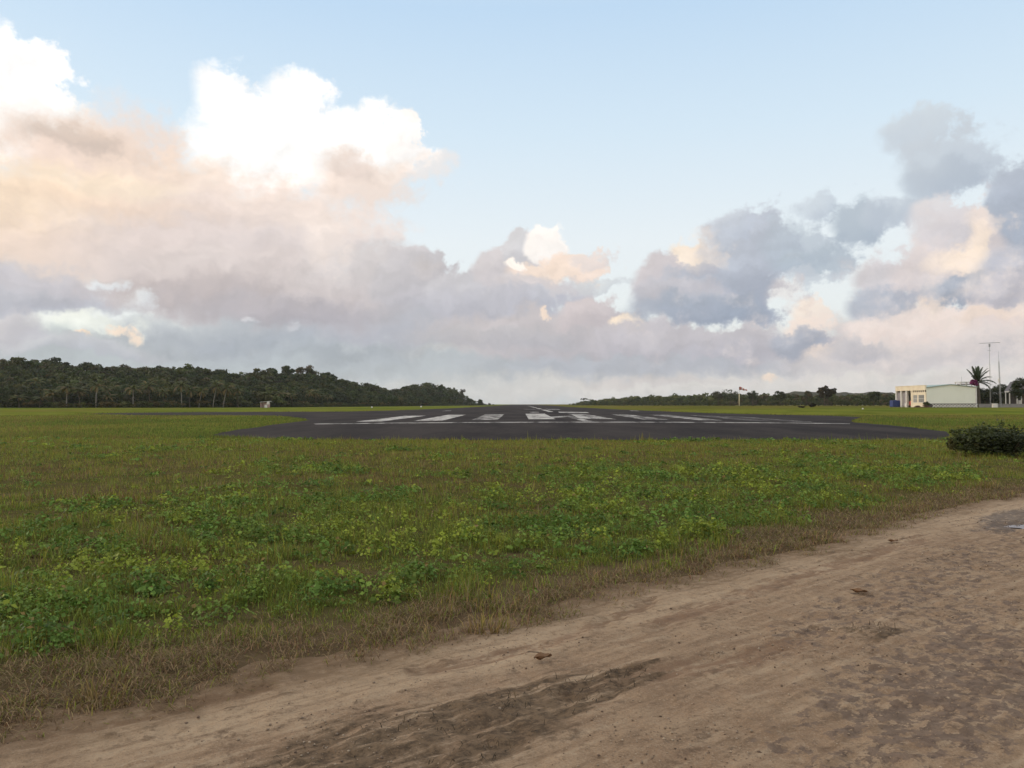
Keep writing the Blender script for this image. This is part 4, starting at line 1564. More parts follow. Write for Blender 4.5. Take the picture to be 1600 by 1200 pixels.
def ridge_trees():
    G = "trees standing above the ridge of the wooded hill"
    for i, (px, top, w, h, lab, tone, low) in enumerate((
            (52, 559, 60, 34, "very broad flat-domed tree, highest on the left end of the ridge", DARK, .2),
            (140, 567, 36, 32, "round dome-shaped tree on the ridge, left of the flatter dome", DARK, .2),
            (186, 571, 40, 28, "flatter broad dome tree on the ridge beside the round dome", BROWN, .2),
            (222, 576, 32, 26, "small domed tree with a pale patch under its crown on the ridge", BROWN, .25),
            (404, 575, 24, 30, "tall tree with a ragged top above the white shelter", OLIVE, .25),
            (423, 574, 20, 28, "narrow two-lobed tree beside the ragged top on the ridge", DARK, .3),
            (449, 572, 20, 28, "narrow pointed tree standing alone against the sky on the ridge", DARK, .25),
            (478, 573, 36, 28, "largest round tree at the right end of the high ridge", BROWN, .2),
            (513, 583, 26, 20, "small spiky tree on the slope below the largest round tree", DARK, .3))):
        d = ipl(px, EDGE_X, EDGE_D) + ipl(px, EDGE_X, WIDE) * 0.98
        s = d / F
        z = CAMH + (HOR - top) * s
        broad_tree("ridge_tree", ((px - CX) * s, d, z - h * s), h * s, w * s, lab, "tree", G, tone, DARK, (24, 120), 0.7, low, 500 + i)
    # bare tree where the hill runs out, and two small ones
    d = 930.0
    s = d / F
    t = empty("bare_tree", ((723 - CX) * s, d, CAMH + (HOR - 617) * s), 0, "thin bare tree standing up at the end of the wooded hill", "tree")
    r = np.random.default_rng(9)
    b = MB()
    b.tube([(0, 0, -3), (0.1, 0, 1.2), (-0.2, 0, 2.6)], [0.45, 0.36, 0.28], 6)
    tw = MB()
    for k in range(16):
        a, e = r.uniform(0, 6.28), r.uniform(0.5, 1.4)
        p = Vector((0, 0, r.uniform(1.2, 2.6)))
        q = p + Vector((math.cos(a) * math.cos(e), math.sin(a) * math.cos(e), math.sin(e))) * r.uniform(2.5, 4.2)
        b.tube([p, q], [0.20, 0.09], 5)
        for j in range(5):
            w = p.lerp(q, r.uniform(0.45, 1.0))
            tw.tube([w, w + Vector((r.normal(0, .9), r.normal(0, .9), r.uniform(.4, 1.7)))], [0.09, 0.05], 4)
    b.build("trunk", M_BARK, t)
    tw.build("twigs", M_BARK, t)
    v, f, c = crown_arrays(r, 3.0, 2.8, 4.6, 16, 22, 0.55, (0.055, 0.05, 0.035), 1.0, BROWN)
    np_mesh("crown", v, f, M_LEAF, t, tint=c)
    d = 1000.0
    s = d / F
    broad_tree("small_tree", ((750 - CX) * s, d, CAMH + (HOR - 631) * s - .2), 6.0, 6.5, "small pointed dark tree at the very end of the hill", "tree", None, DARK, DARK, (22, 60), 0.8, 0.0, 77)


# ------------------------------------------------------------------ the wood on the right
RX = [893, 915, 960, 1010, 1100, 1200, 1300, 1400, 1500, 1650, 1900, 2300]
RD = [1120, 1020, 900, 800, 700, 620, 560, 500, 440, 400, 360, 330]
RT = [630, 624, 619.5, 616, 613.5, 614.5, 614.5, 613, 612, 608, 604, 600]


def right_wood():
    r = np.random.default_rng(15)
    pal = ((MIDG, DARK), (MIDG, OLIVE), (DARK, MIDG), (DARK, BROWN), (OLIVE, MIDG), (MIDG, MIDG))
    temps = [crown_arrays(r, 0.5, 0.48, 0.48, 11, 40, 0.09, a, 1.0, b) for a, b in pal]
    parts = []
    u = 893.0
    while u < 2300:
        d0 = ipl(u, RX, RD)
        for row in range(4):
            d = d0 + row * 9 + r.uniform(-3, 3)
            if 1388 < u < 1700:
                d += 20
            h = (CAMH + (HOR - ipl(u, RX, RT)) / F * d) * r.uniform(0.70, 1.08) * (0.55 if row == 0 else 0.85 + 0.06 * row)
            wd = max(2.0, h * r.uniform(0.75, 1.2))
            v, f, c = temps[r.integers(6)] if u > 1130 else temps[r.choice([0, 1, 5, 2])]
            a = r.uniform(0, 6.28)
            ca, sa = math.cos(a), math.sin(a)
            uu = u + r.uniform(-3, 3)
            z0 = float(terrain((uu - CX) / F * d, d)) - 0.3
            vv = np.stack([(v[:, 0] * ca - v[:, 1] * sa) * wd + (uu - CX) / F * d, (v[:, 0] * sa + v[:, 1] * ca) * wd + d, v[:, 2] * h + z0], 1)
            parts.append((vv, f, c * r.uniform(0.7, 1.25) * (1.25 if u < 1130 else 1.0)))
        u += 3.6 / d0 * F * r.uniform(0.7, 1.2)
    v, f, c = join(parts)
    tag(np_mesh("woodland", v, f, M_LEAF, tint=np.clip(c, 0.003, 0.6)), "long low belt of green trees along the right side of the airfield", None, None, "stuff")

    # low wooded ridge far behind
    us = np.arange(1150, 2400, 4.0)
    vs, fs = [], []
    d = 1500.0
    tops = [612.5 + 4.0 * (float(fbm(u / 60.0, 3.0, 1.0, 4, 66)) - 0.5) * 3 + 9 * (1 - float(sstep(u, 1150, 1260))) + 2.0 * float(sstep(u, 1400, 1600)) for u in us]
    rows = [(-60, 0.0), (0, 0.75), (60, 1.0), (160, 0.9), (300, 0.0)]
    for u, t in zip(us, tops):
        for dd, k in rows:
            D = d + dd
            bump_ = 1 + 0.12 * (float(fbm(u / 7.0, dd / 30.0, 1.0, 3, 67)) - 0.5)
            vs.append(((u - CX) / F * D, D, -0.5 + (CAMH + 0.5 + (HOR - t) / F * (d + 60)) * k * bump_))
    n = len(rows)
    for i in range(len(us) - 1):
        for j in range(n - 1):
            fs.append((i * n + j, (i + 1) * n + j, (i + 1) * n + j + 1, i * n + j + 1))
    m, N, out = new_mat("far_wood")
    P = N.new("ShaderNodeNewGeometry").outputs["Position"]
    nn = N.noise(P, 0.12, 6.0, 0.65).outputs["Fac"]
    principled(N, out, N.mix(N.smooth(nn, 0.35, 0.65), (0.035, 0.040, 0.022), (0.085, 0.072, 0.050)), 0.95, 0.1, bump(N, nn, 1.0, 6.0))
    tag(MB().add(vs, fs).build("far_hills", m, None, True), "low wooded ridge far beyond the airfield on the right", None, None, "structure")

    # trees that stand out
    def at(px, base, d):
        s = d / F
        return ((px - CX) * s, d, CAMH + (HOR - base) * s), s
    p, s = at(912, 631, 1000)
    t = broad_tree("flat_topped_tree", p, 9.0 * s / .8 * .8, 15 * s, "flat-topped tree at the runway end of the right-hand wood", "tree", None, DARK, MIDG, (14, 60), 0.6, 0.60, 21, 7, 0.5)
    for i, (px, base, top, w, d, lab, tone) in enumerate((
            (1122, 632, 611.5, 24, 640, "rounded dark brown tree left of the windsock, touching a taller one", BROWN),
            (1141, 632, 607.5, 26, 630, "tall dark tree just left of the windsock pole", DARK),
            (1176, 632, 611.5, 16, 600, "small dark treetop above the wood, just right of the windsock", DARK),
            (1219, 632, 610.5, 17, 560, "narrow dark tree standing above the wood midway along it", DARK),
            (1260, 632, 612.5, 16, 540, "small brownish tree left of the forked one", BROWN),
            (1365, 633, 611.0, 18, 480, "dark bushy tree left of the cream-fronted building", DARK))):
        p, s = at(px, base, d)
        broad_tree("treeline_tree", p, (base - top) * s, w * s, lab, "tree", "trees standing above the right-hand wood", tone, DARK, (18, 70), 0.6, 0.15, 600 + i)
    # the forked tree: two fans of leaves on one trunk
    p, s = at(1288, 633, 430)
    t = empty("forked_tree", p, 0, "big dark forked tree with two fan-shaped tops above the right-hand wood", "tree")
    b = MB().tube([(0, 0, -.3), (0, 0, 2.2), (-0.3, 0, 3.6)], [.32, .26, .2], 7)
    b.tube([(0, 0, 2.0), (1.4, 0, 3.6), (2.6, 0, 5.0)], [.2, .16, .1], 6)
    b.tube([(-.2, 0, 3.2), (-1.1, 0.2, 5.2)], [.18, .1], 6)
    b.tube([(-.2, 0, 3.2), (0.6, -0.2, 6.2)], [.18, .1], 6)
    b.build("trunk", M_BARK, t, True)
    r = np.random.default_rng(31)
    A = []
    for cx, cz, rx, rz, nn in ((-1.9, 7.4, 1.7, 2.0, 16), (0.7, 8.4, 1.6, 2.1, 16), (-0.4, 5.2, 2.1, 1.8, 16), (3.9, 7.0, 2.8, 1.7, 20), (2.2, 5.2, 1.8, 1.3, 12)):
        v, f, c = crown_arrays(r, rx, rz, cz, nn, 70, 0.55, (0.024, 0.028, 0.016), 1.0, BROWN)
        A.append((v + np.array([cx, 0, 0]), f, c))
    v, f, c = join(A)
    np_mesh("crown", v, f, M_LEAF, t, tint=c)


build_hill()
left_palms()
ridge_trees()
right_wood()

# ------------------------------------------------------------------ the fire station and what stands round it
M_CREAM = weathered("cream_paint", (0.82, 0.74, 0.58), 0.35, 0.5, 0.85, 0.2, (0.60, 0.46, 0.36))
M_GREENW = weathered("pale_green_paint", (0.84, 0.86, 0.76), 0.25, 0.35, 0.9, 0.1, (0.66, 0.68, 0.58))
M_WHITE = weathered("white_paint", (0.72, 0.71, 0.68), 0.35, 0.8, 0.8, 0.2, (0.42, 0.40, 0.37))
M_ROOF = weathered("roof_sheet", (0.32, 0.42, 0.40), 0.4, 0.8, 0.6, 0.4, (0.18, 0.24, 0.23))
M_GREYROOF = weathered("grey_roof", (0.15, 0.14, 0.155), 0.4, 0.8, 0.7, 0.3)
M_SHUTTER = weathered("grey_shutter", (0.33, 0.31, 0.33), 0.3, 1.2, 0.6, 0.35)
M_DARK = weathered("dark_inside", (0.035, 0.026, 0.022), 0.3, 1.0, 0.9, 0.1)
M_GLASS = weathered("louvre_glass", (0.07, 0.08, 0.085), 0.3, 2.0, 0.25, 0.5)
M_BLUE = weathered("blue_plastic", (0.030, 0.055, 0.20), 0.35, 1.2, 0.5, 0.4)
M_STEEL = weathered("galvanised_steel", (0.36, 0.37, 0.38), 0.4, 2.0, 0.5, 0.5, metal=0.4)
M_RED = weathered("red_cloth", (0.45, 0.10, 0.08), 0.25, 3.0, 0.9, 0.1, (0.5, 0.25, 0.2))
M_PINK = weathered("pink_paint", (0.55, 0.38, 0.36), 0.45, 1.2, 0.85, 0.2, (0.30, 0.20, 0.20))
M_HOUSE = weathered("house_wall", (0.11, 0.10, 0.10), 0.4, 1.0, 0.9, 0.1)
M_CONC = weathered("concrete", (0.27, 0.26, 0.25), 0.5, 1.0, 0.9, 0.15)
M_ORANGE = weathered("orange_paint", (0.55, 0.22, 0.10), 0.3, 1.2, 0.6, 0.3)


def station():
    X0, X1, Y0, Y1, ZB = 114.0, 127.5, 220.0, 236.8, 0.60
    t = empty("airfield_building", (X0, Y0, ZB), 0, "low building with a cream open-bay front and a pale green gable wall beside the airfield", "building")
    q = empty("_tmp", (0, 0, 0))

    def part(mb, name, mat, parent=t):
        mb.v = [(x - X0, y - Y0, z - ZB) for x, y, z in mb.v]
        o = mb.build(name, mat, None)
        o.parent = parent
        return o
    bpy.data.objects.remove(q)
    ym = 227.6
    # hall: gable wall, far wall, right wall
    xr, zl, zr, ztop = 120.6, 6.10, 6.22, 6.92
    prof = [(X0 + .02, ZB - .3), (X1, ZB - .3), (X1, zr), (xr, ztop), (X0 + .02, zl)]
    for ya, yb in ((Y0, Y0 + .25), (Y1 - .25, Y1)):
        a = [(x, ya, z) for x, z in prof] + [(x, yb, z) for x, z in prof]
        g = MB().add(a, [(4, 3, 2, 1, 0)[::-1], (5, 6, 7, 8, 9)[::-1]] + [(i, i + 5, (i + 1) % 5 + 5, (i + 1) % 5) for i in range(5)])
        part(g, "gable_wall", M_GREENW)
    part(MB().box(X1 - .25, X1 - .003, Y0 + .25, Y1 - .25, ZB - .3, zr - .05), "side_wall", M_GREENW)
    part(MB().box(X0 + .1, X1 - .05, Y0 - .10, Y0 - .003, ZB - .3, 1.72), "plinth_or_shade_band", M_HOUSE)  # dark sheet standing in for the shade behind the openwork wall
    part(MB().box(X1 - .10, X1 + .30, Y0 - .12, Y0 + .30, ZB - .3, zr + .28, .03), "corner_post", M_WHITE)
    # thin roof with eaves
    rf = MB()
    for (xa, za), (xb, zb) in (((X0 - .05, zl + .05), (xr, ztop + .05)), ((xr, ztop + .05), (X1 + .55, zr + .02))):
        vs = []
        for y in (Y0 - .35, Y1 + .3):
            vs += [(xa, y, za), (xb, y, zb), (xb, y, zb + .14), (xa, y, za + .14)]
        rf.add(vs, [(0, 1, 2, 3), (7, 6, 5, 4), (0, 4, 5, 1), (3, 2, 6, 7), (0, 3, 7, 4), (1, 5, 6, 2)])
    part(rf, "roof", M_ROOF)
    # long front on the airfield side: solid end with windows, then three open bays
    f = MB()
    f.box(X0 - .30, X0, Y0 - .02, ym, ZB - .3, 2.15)
    f.box(X0 - .30, X0, Y0 - .02, ym, 4.15, 4.95)
    for a, b in ((Y0 - .02, Y0 + .75), (Y0 + 3.75, Y0 + 4.55), (ym - .95, ym)):
        f.box(X0 - .29, X0 - .01, a, b, 2.15, 4.15)
    for k in range(8):
        y = Y0 + .35 + k * 1.06
        f.box(X0 - .32, X0 - .276, y, y + .42, 4.951, 5.449)
    part(f, "front_wall", M_CREAM)
    part(MB().box(X0 - .275, X0 - .02, Y0 + .3, ym - .4, 4.952, 5.448), "vent_screen", M_DARK)
    for a, b in ((Y0 + .75, Y0 + 3.75), (Y0 + 4.55, ym - .95)):
        w = part(MB().box(X0 - .27, X0 - .02, a, b, 2.15, 4.15), "window", M_GLASS)
        m = MB()
        for k in range(6):
            y = a + (b - a) * k / 5
            m.box(X0 - .31, X0 - .272, y - .07, y + .07, 2.15, 4.15)
        m.box(X0 - .305, X0 - .273, a, b, 3.08, 3.18)
        part(m, "frame", M_WHITE, w)
        part(MB().box(X0 - .42, X0 - .302, a - .15, b + .15, 2.02, 2.14), "sill", M_WHITE, w)
    pr = MB().box(X0 - .45, X0 - .02, Y0 - .06, Y1 + .1, 5.45, 6.72, .03)
    pr.box(X0 - .55, X0 + .02, Y0 - .10, Y1 + .15, 6.723, 6.86, .02)
    part(pr, "parapet", M_CREAM)
    nb = 3
    wb = (Y1 - ym) / nb
    for i in range(nb + 1):
        y = ym + i * wb
        part(MB().box(X0 - .40, X0 + .25, y - .32, y + .32, ZB - .3, 5.447, .03), "column", M_WHITE if i else M_CREAM)
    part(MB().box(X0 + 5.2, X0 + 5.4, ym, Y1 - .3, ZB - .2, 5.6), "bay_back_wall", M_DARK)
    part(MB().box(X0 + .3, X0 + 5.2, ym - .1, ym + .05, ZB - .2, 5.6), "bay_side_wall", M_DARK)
    for i, hgt in ((1, .9), (2, .86)):
        y0, y1 = ym + i * wb + .32, ym + (i + 1) * wb - .32
        s = MB().box(X0 + .02, X0 + .08, y0, y1, 5.44 - 4.9 * hgt, 5.0)
        for k in range(22):
            z = 5.44 - 4.9 * hgt + k * (4.9 * hgt - .5) / 22
            s.box(X0 - .02, X0 + .018, y0, y1, z, z + .11)
        part(s, "roller_shutter", M_SHUTTER)
    # raised slab on posts behind the hall
    xa, xb = (1496 - CX) / F * 246, (1523 - CX) / F * 246
    pl = empty("raised_platform", ((xa + xb) / 2, 246, .55), 0, "pale raised platform on posts showing above the roof of the pale green gable", "platform")
    hw = (xb - xa) / 2
    zt = CAMH + (HOR - 596.5) / F * 246 - .55
    MB().box(-hw, hw, -1.6, 1.6, zt - .22, zt, .02).build("slab", M_WHITE, pl)
    MB().box(-hw + .5, hw - .8, -1.1, 1.1, zt - .95, zt - .60).build("lower_slab", M_SHUTTER, pl)
    for x in (-hw + .2, -hw * .3, hw * .4, hw - .2):
        for y in (-1.4, 1.4):
            MB().box(x - .09, x + .09, y - .09, y + .09, -.3, zt - .221).build("post", M_WHITE, pl)
    MB().tube([(-hw + 1.3, 0, zt), (-hw + 1.3, 0, zt + 1.6)], .04, 6).build("aerial", M_STEEL, pl)

    # goods standing in the near bay: a red and orange cart and a pale drum
    c = empty("handcart", (X0 + .9, ym + 2.2, ZB), 0, "small orange and red cart standing inside the open bay of the cream front", "cart")
    MB().box(-.7, .7, -.9, .9, .55, .75, .03).box(-.7, .7, -.9, -.84, .752, 1.25).box(-.7, .7, .84, .9, .752, 1.25).build("body", M_ORANGE, c)
    for s in (-1, 1):
        w = MB().tube([(s * .78 - .05, 0, .38), (s * .78 + .05, 0, .38)], .38, 14)
        w.build("wheel", M_DARK, c)
    MB().tube([(-.5, -.9, .65), (-.5, -1.7, 1.0), (.5, -1.7, 1.0), (.5, -.9, .65)], .035, 6).build("handle", M_STEEL, c)
    b = MB()
    b.box(-.6, .6, -.75, .75, .76, 1.9, .22)
    b.build("load", M_RED, c, True)
    dr = empty("drum", (X0 - .1, ym + 3.6, ZB), 0, "pale grey drum standing at the edge of the open bay", "barrel")
    MB().tube([(0, 0, -.1), (0, 0, .05), (0, 0, .55), (0, 0, .58), (0, 0, .62), (0, 0, 1.2), (0, 0, 1.25)], [.40, .42, .42, .45, .42, .42, .40], 18).build("body", M_WHITE, dr, True)
    MB().tube([(0, 0, 1.251), (0, 0, 1.30)], .38, 18).build("lid", M_SHUTTER, dr)

    # blue tank on a frame
    x, y = (1399 - CX) / F * 236, 236.0
    k = empty("water_tank", (x, y, .55), 0, "blue square water tank beside the far end of the cream-fronted building", "tank")
    b = MB().box(-1.25, 1.25, -1.0, 1.0, .25, 2.15, .10)
    for i in range(4):
        b.box(-1.29, 1.29, -1.04, 1.04, .45 + i * .42, .57 + i * .42, .03)
    b.build("tank", M_BLUE, k)
    MB().tube([(0, 0, 2.15), (0, 0, 2.30)], .32, 14).build("lid", M_BLUE, k)
    for sx in (-1, 1):
        for sy in (-1, 1):
            MB().box(sx * 1.2 - .07, sx * 1.2 + .07, sy * .95 - .07, sy * .95 + .07, -.3, .097).build("leg", M_STEEL, k)
    for sy in (-1, 1):
        MB().box(-1.3, 1.3, sy * .95 - .08, sy * .95 + .08, .10, .246).build("rail", M_STEEL, k)

    # openwork block wall in front of the gable, then a plain low wall
    y = 216.5
    xa, xb = (1457 - CX) / F * y, (1527 - CX) / F * y
    w = empty("block_wall", (xa, y, .55), 0, "low white wall of openwork blocks in front of the pale green gable", "wall")
    L = xb - xa
    n = 13
    m = L / n
    b = MB()
    for i in range(n):
        for j in range(1):
            cx, cz, hh = (i + .5) * m, .60, .36
            for s in (-1, 1):
                dx, dz = m / 2, hh
                px_, pz_ = .07, .15
                b.add([(cx - dx, sy, cz - s * dz - pz_ * 0.8) for sy in (-.08 + .003 * (s > 0), .08)] + [(cx - dx, sy, cz - s * dz + pz_ * .8) for sy in (-.08 + .003 * (s > 0), .08)] +
                      [(cx + dx, sy, cz + s * dz - pz_ * .8) for sy in (-.08 + .003 * (s > 0), .08)] + [(cx + dx, sy, cz + s * dz + pz_ * .8) for sy in (-.08 + .003 * (s > 0), .08)],
                      [(0, 4, 6, 2), (1, 3, 7, 5), (2, 6, 7, 3), (0, 1, 5, 4), (0, 2, 3, 1), (4, 5, 7, 6)])
    b.build("openwork", M_WHITE, w)
    MB().box(-.1, L + .1, -.14, .14, -.3, .10, .02).build("footing", M_CONC, w)
    MB().box(-.1, L + .1, -.13, .13, 1.10, 1.24, .02).build("coping", M_CONC, w)
    x2 = (1720 - CX) / F * y
    w = empty("boundary_wall", (xb + .35, y, .55), 0, "plain low grey boundary wall running right from the openwork wall", "wall")
    MB().box(0, x2 - xb, -.10, .10, -.3, 1.05, .02).build("wall", M_CONC, w)
    MB().box(-.05, x2 - xb, -.14, .14, 1.053, 1.14, .02).build("coping", M_CONC, w)


def shrub(name, loc, w, h, label, tone, tone2, n=(20, 90), leaf=0.14, seed=3, group=None, dep=None, cat="shrub"):
    r = np.random.default_rng(seed)
    t = empty(name, loc, 0, label, cat, group)
    for k in range(7):
        a = r.uniform(0, 6.28)
        p = Vector((math.cos(a) * w * .12, math.sin(a) * w * .12, -.1))
        b = MB().tube([p, p + Vector((math.cos(a) * w * .18, math.sin(a) * w * .18, h * r.uniform(.5, .8)))], [max(.008, h * .02), max(.004, h * .01)], 5)
        b.build("stem", M_BARK, t)
    v, f, c = crown_arrays(r, .5, .5, .5, n[0], n[1], leaf / w, tone, 1.0, tone2)
    # flatten the foot so that the leaves reach the ground
    v = v * np.array([w, dep or w, h])
    v[:, 2] = np.maximum(v[:, 2], 0.0 + 0.03 * r.random(len(v)))
    np_mesh("foliage", v, f, M_LEAF, t, tint=np.clip(c, 0.003, 0.6))
    return t


def right_end():
    y = 222.0
    s = y / F
    # the palm with purple flowers
    px0, ct = 1529.0, 597.0
    base = ((px0 - CX) * s, y, .55)
    cz = CAMH + (HOR - ct) * s - .55
    t = empty("garden_palm", base, 0, "windblown palm with a thick dark trunk beside the pale green gable", "palm tree")
    r = np.random.default_rng(71)
    tr = palm_trunk(cz, (-.25, 0), .62, .42)
    tr.build("trunk", M_BARK, t, True)
    parts = []
    top = np.array([-.25, 0, cz])
    for tx, ty, ly, dr in ((1512, 577, .3, .25), (1518, 573, -.5, .2), (1526, 573, .4, .15), (1537, 574, .2, .35), (1546, 579, -.5, .55), (1553, 590, .4, .75),
                           (1557, 601, -.3, .9), (1549, 609, .6, .9), (1533, 572, 1.2, .4), (1541, 576, -1.3, .5), (1535, 590, 1.5, .9), (1520, 600, 1.2, 1.0), (1514, 588, -1.2, .6), (1545, 604, -1.4, 1.0), (1519, 583, -1.2, .5)):
        vx, vz = (tx - px0) * s + .25, (ct - ty) * s
        L = math.sqrt(vx * vx + vz * vz + ly * ly)
        az = math.atan2(ly, vx)
        el = math.atan2(vz, math.hypot(vx, ly))
        dr = dr * 1.25 + .12
        parts.append(frond_arrays(r, top, az, el + dr * .45, L * 1.02, dr, (0.040, 0.060, 0.024), 14, .20, .45, .20))
    # two dead pale fronds hanging to the right
    for tx, ty in ((1550, 607), (1556, 603)):
        vx, vz = (tx - px0) * s, (ct - ty) * s
        parts.append(frond_arrays(r, top, 0.1, math.atan2(vz, vx) + .2, math.hypot(vx, vz), .4, (0.30, 0.27, 0.22), 12, .05, .6, .12))
    v, f, c = join(parts)
    np_mesh("crown", v, f, M_LEAF, t, tint=c)
    v, f, c = crown_arrays(r, 0.95, .85, 0, 18, 80, .26, (0.26, 0.035, 0.16), 1.0, (0.16, 0.03, 0.09))
    v = v + np.array([-1.35, -.3, cz - .3])
    b = empty("flowering_vine", base, 0, "purple flower cluster growing in the crown of the windblown palm", "flower")
    np_mesh("blossom", v, f, M_LEAF, b, tint=c)
    MB().tube([(-.55, -.3, 0), (-.75, -.4, 3), (-1.0, -.45, cz - .9)], [.06, .05, .03], 6).build("stem", M_BARK, b)

    # two masts
    y = 216.0
    s = y / F
    a = empty("antenna_mast", ((1554 - CX) * s, y + 2, .55), 0, "tall thin mast topped by a wide horizontal aerial", "mast")
    zt = CAMH + (HOR - 536) * s - .55
    MB().tube([(0, 0, -.3), (0, 0, zt * .5), (0, 0, zt)], [.075, .06, .05], 8).build("pole", M_STEEL, a)
    MB().tube([(-2.8, 0, zt + .10), (2.9, 0, zt + .32)], .06, 6).box(-.2, .2, -.12, .12, zt - .9, zt - .05).build("aerial", M_STEEL, a)
    MB().tube([(-.55, 0, zt - 1.9), (.35, 0, zt - 1.85)], .04, 6).build("side_arm", M_STEEL, a)
    g = MB()
    for p in ((-4.5, 3, 0), (3.5, 4, 0), (0, -.8, 0)):
        g.tube([(0, 0, zt * .72), p], .012, 4)
    g.build("guy_wire", M_STEEL, a)
    l = empty("lattice_mast", ((1563.5 - CX) * s, y, .55), 0, "thin lattice radio mast right of the one with the wide aerial", "mast")
    z2 = CAMH + (HOR - 549) * s - .55
    m = MB()
    legs = []
    for k in range(3):
        q = 2 * math.pi * k / 3
        legs.append(((math.cos(q) * .24, math.sin(q) * .24, -.3), (math.cos(q) * .12 - .35, math.sin(q) * .12, z2 * .82)))
        m.tube(legs[-1], .035, 5)
    for i in range(26):
        for k in range(3):
            p, q = Vector(legs[k][0]).lerp(Vector(legs[k][1]), i / 26), Vector(legs[(k + 1) % 3][0]).lerp(Vector(legs[(k + 1) % 3][1]), (i + 1) / 26)
            m.tube([p, q], .018, 4)
    m.build("lattice", M_STEEL, l)
    MB().tube([(-.35, 0, z2 * .80), (-.42, 0, z2)], [.05, .03], 6).build("whip", M_STEEL, l)
    MB().box(-.55, -.15, -.15, .15, z2 * .45, z2 * .52, .03).build("radio_box", M_WHITE, l)
    c = empty("equipment_cabinet", ((1554 - CX) * (213.0 / F), 213.0, .55), 0, "small white cabinet at the foot of the mast with the wide aerial", "cabinet")
    MB().box(-.6, .6, -.35, .35, .12, 1.15, .03).build("cabinet", M_WHITE, c)
    MB().box(-.68, .68, -.42, .42, 1.153, 1.24, .02).build("lid", M_WHITE, c)
    MB().box(-.5, .5, -.28, .28, -.2, .118).build("plinth_or_shade_band", M_CONC, c)

    # house at the right edge
    y = 236.0
    s = y / F
    X = (1571 - CX) * s
    h = empty("house", (X, y, .55), -0.553, "grey-roofed house with a white veranda at the right edge", "house")
    zt = CAMH + (HOR - 597) * s - .55
    ze = CAMH + (HOR - 612) * s - .55
    W, Dp = 12.0, 9.0
    MB().box(.6, W - .5, 2.4, Dp - .4, -.3, ze).build("wall", M_HOUSE, h)
    vs = [(-.3, -.2, ze), (W, -.2, ze), (W, Dp, ze), (-.3, Dp, ze), (1.3, Dp * .42, zt), (W - 1.5, Dp * .42, zt)]
    vs += [(x, y_, z + .16) for x, y_, z in vs]
    MB().add(vs, [(6, 7, 11, 10), (7, 8, 11), (8, 9, 10, 11), (9, 6, 10), (0, 1, 7, 6), (1, 2, 8, 7), (2, 3, 9, 8), (3, 0, 6, 9), (3, 2, 1, 0)]).build("roof", M_GREYROOF, h)
    MB().box(-.2, W - .1, -.26, -.203, ze - .22, ze + .18).build("fascia", M_WHITE, h)
    for x in (.05, 1.05, 2.9, 4.0, 6.2, 8.6):
        MB().box(x - .13, x + .13, -.05, .21, -.3, ze - .02, .02).build("veranda_post", M_WHITE, h)
    rl = MB().box(.19, .91, .0, .1, .75, .87)
    for k in range(3):
        rl.box(.30 + k * .2, .36 + k * .2, .02, .08, -.2, .747)
    rl.build("railing", M_WHITE, h)
    d = MB().box(3.2, 4.2, 2.34, 2.397, -.1, 2.2).build("door", M_WHITE, h)
    MB().box(3.95, 4.03, 2.28, 2.337, 1.0, 1.1).build("handle", M_STEEL, d)
    w = MB().box(5.2, 6.8, 2.34, 2.397, .9, 2.1).build("window", M_GLASS, h)
    for x in (5.2, 6.0, 6.8):
        MB().box(x - .05, x + .05, 2.28, 2.337, .9, 2.1).build("frame", M_WHITE, w)

    # dark trees behind and beside
    G = "dark trees round the house"
    for i, (px, base, top, wd, dd, lab, lw) in enumerate((
            (1541, 635, 606, 28, 246, "dark green tree between the gable and the masts", .05),
            (1561, 635, 601, 34, 250, "darkest rounded tree behind the two masts", .03),
            (1578, 635, 600, 24, 252, "dark tree behind the roof of the grey-roofed house", .05),
            (1598, 633, 589, 34, 225, "wide dark tree leaning over the roof of the house at the right edge", .35),
            (1640, 635, 592, 60, 250, "large dark tree beyond the right edge of the house", .2))):
        q = dd / F
        broad_tree("garden_tree", ((px - CX) * q, dd, .5), (base - top) * q, wd * q, lab, "tree", G, (0.022, 0.032, 0.014), DARK, (28, 110), 0.30, lw, 700 + i)
    # shrubs under the wall
    q = 216.0 / F
    shrub("flowering_shrub", ((1441 - CX) * q, 216, .45), 3.4, .95, "low straggly pinkish shrub below the windows of the cream-fronted building", (0.16, 0.085, 0.075), (0.24, 0.14, 0.12), (18, 80), .22, 81)
    shrub("green_shrub", ((1452 - CX) * q, 217.5, .45), 2.2, 1.75, "small dark green shrub at the corner of the pale green gable", DARK, MIDG, (14, 80), .24, 82)


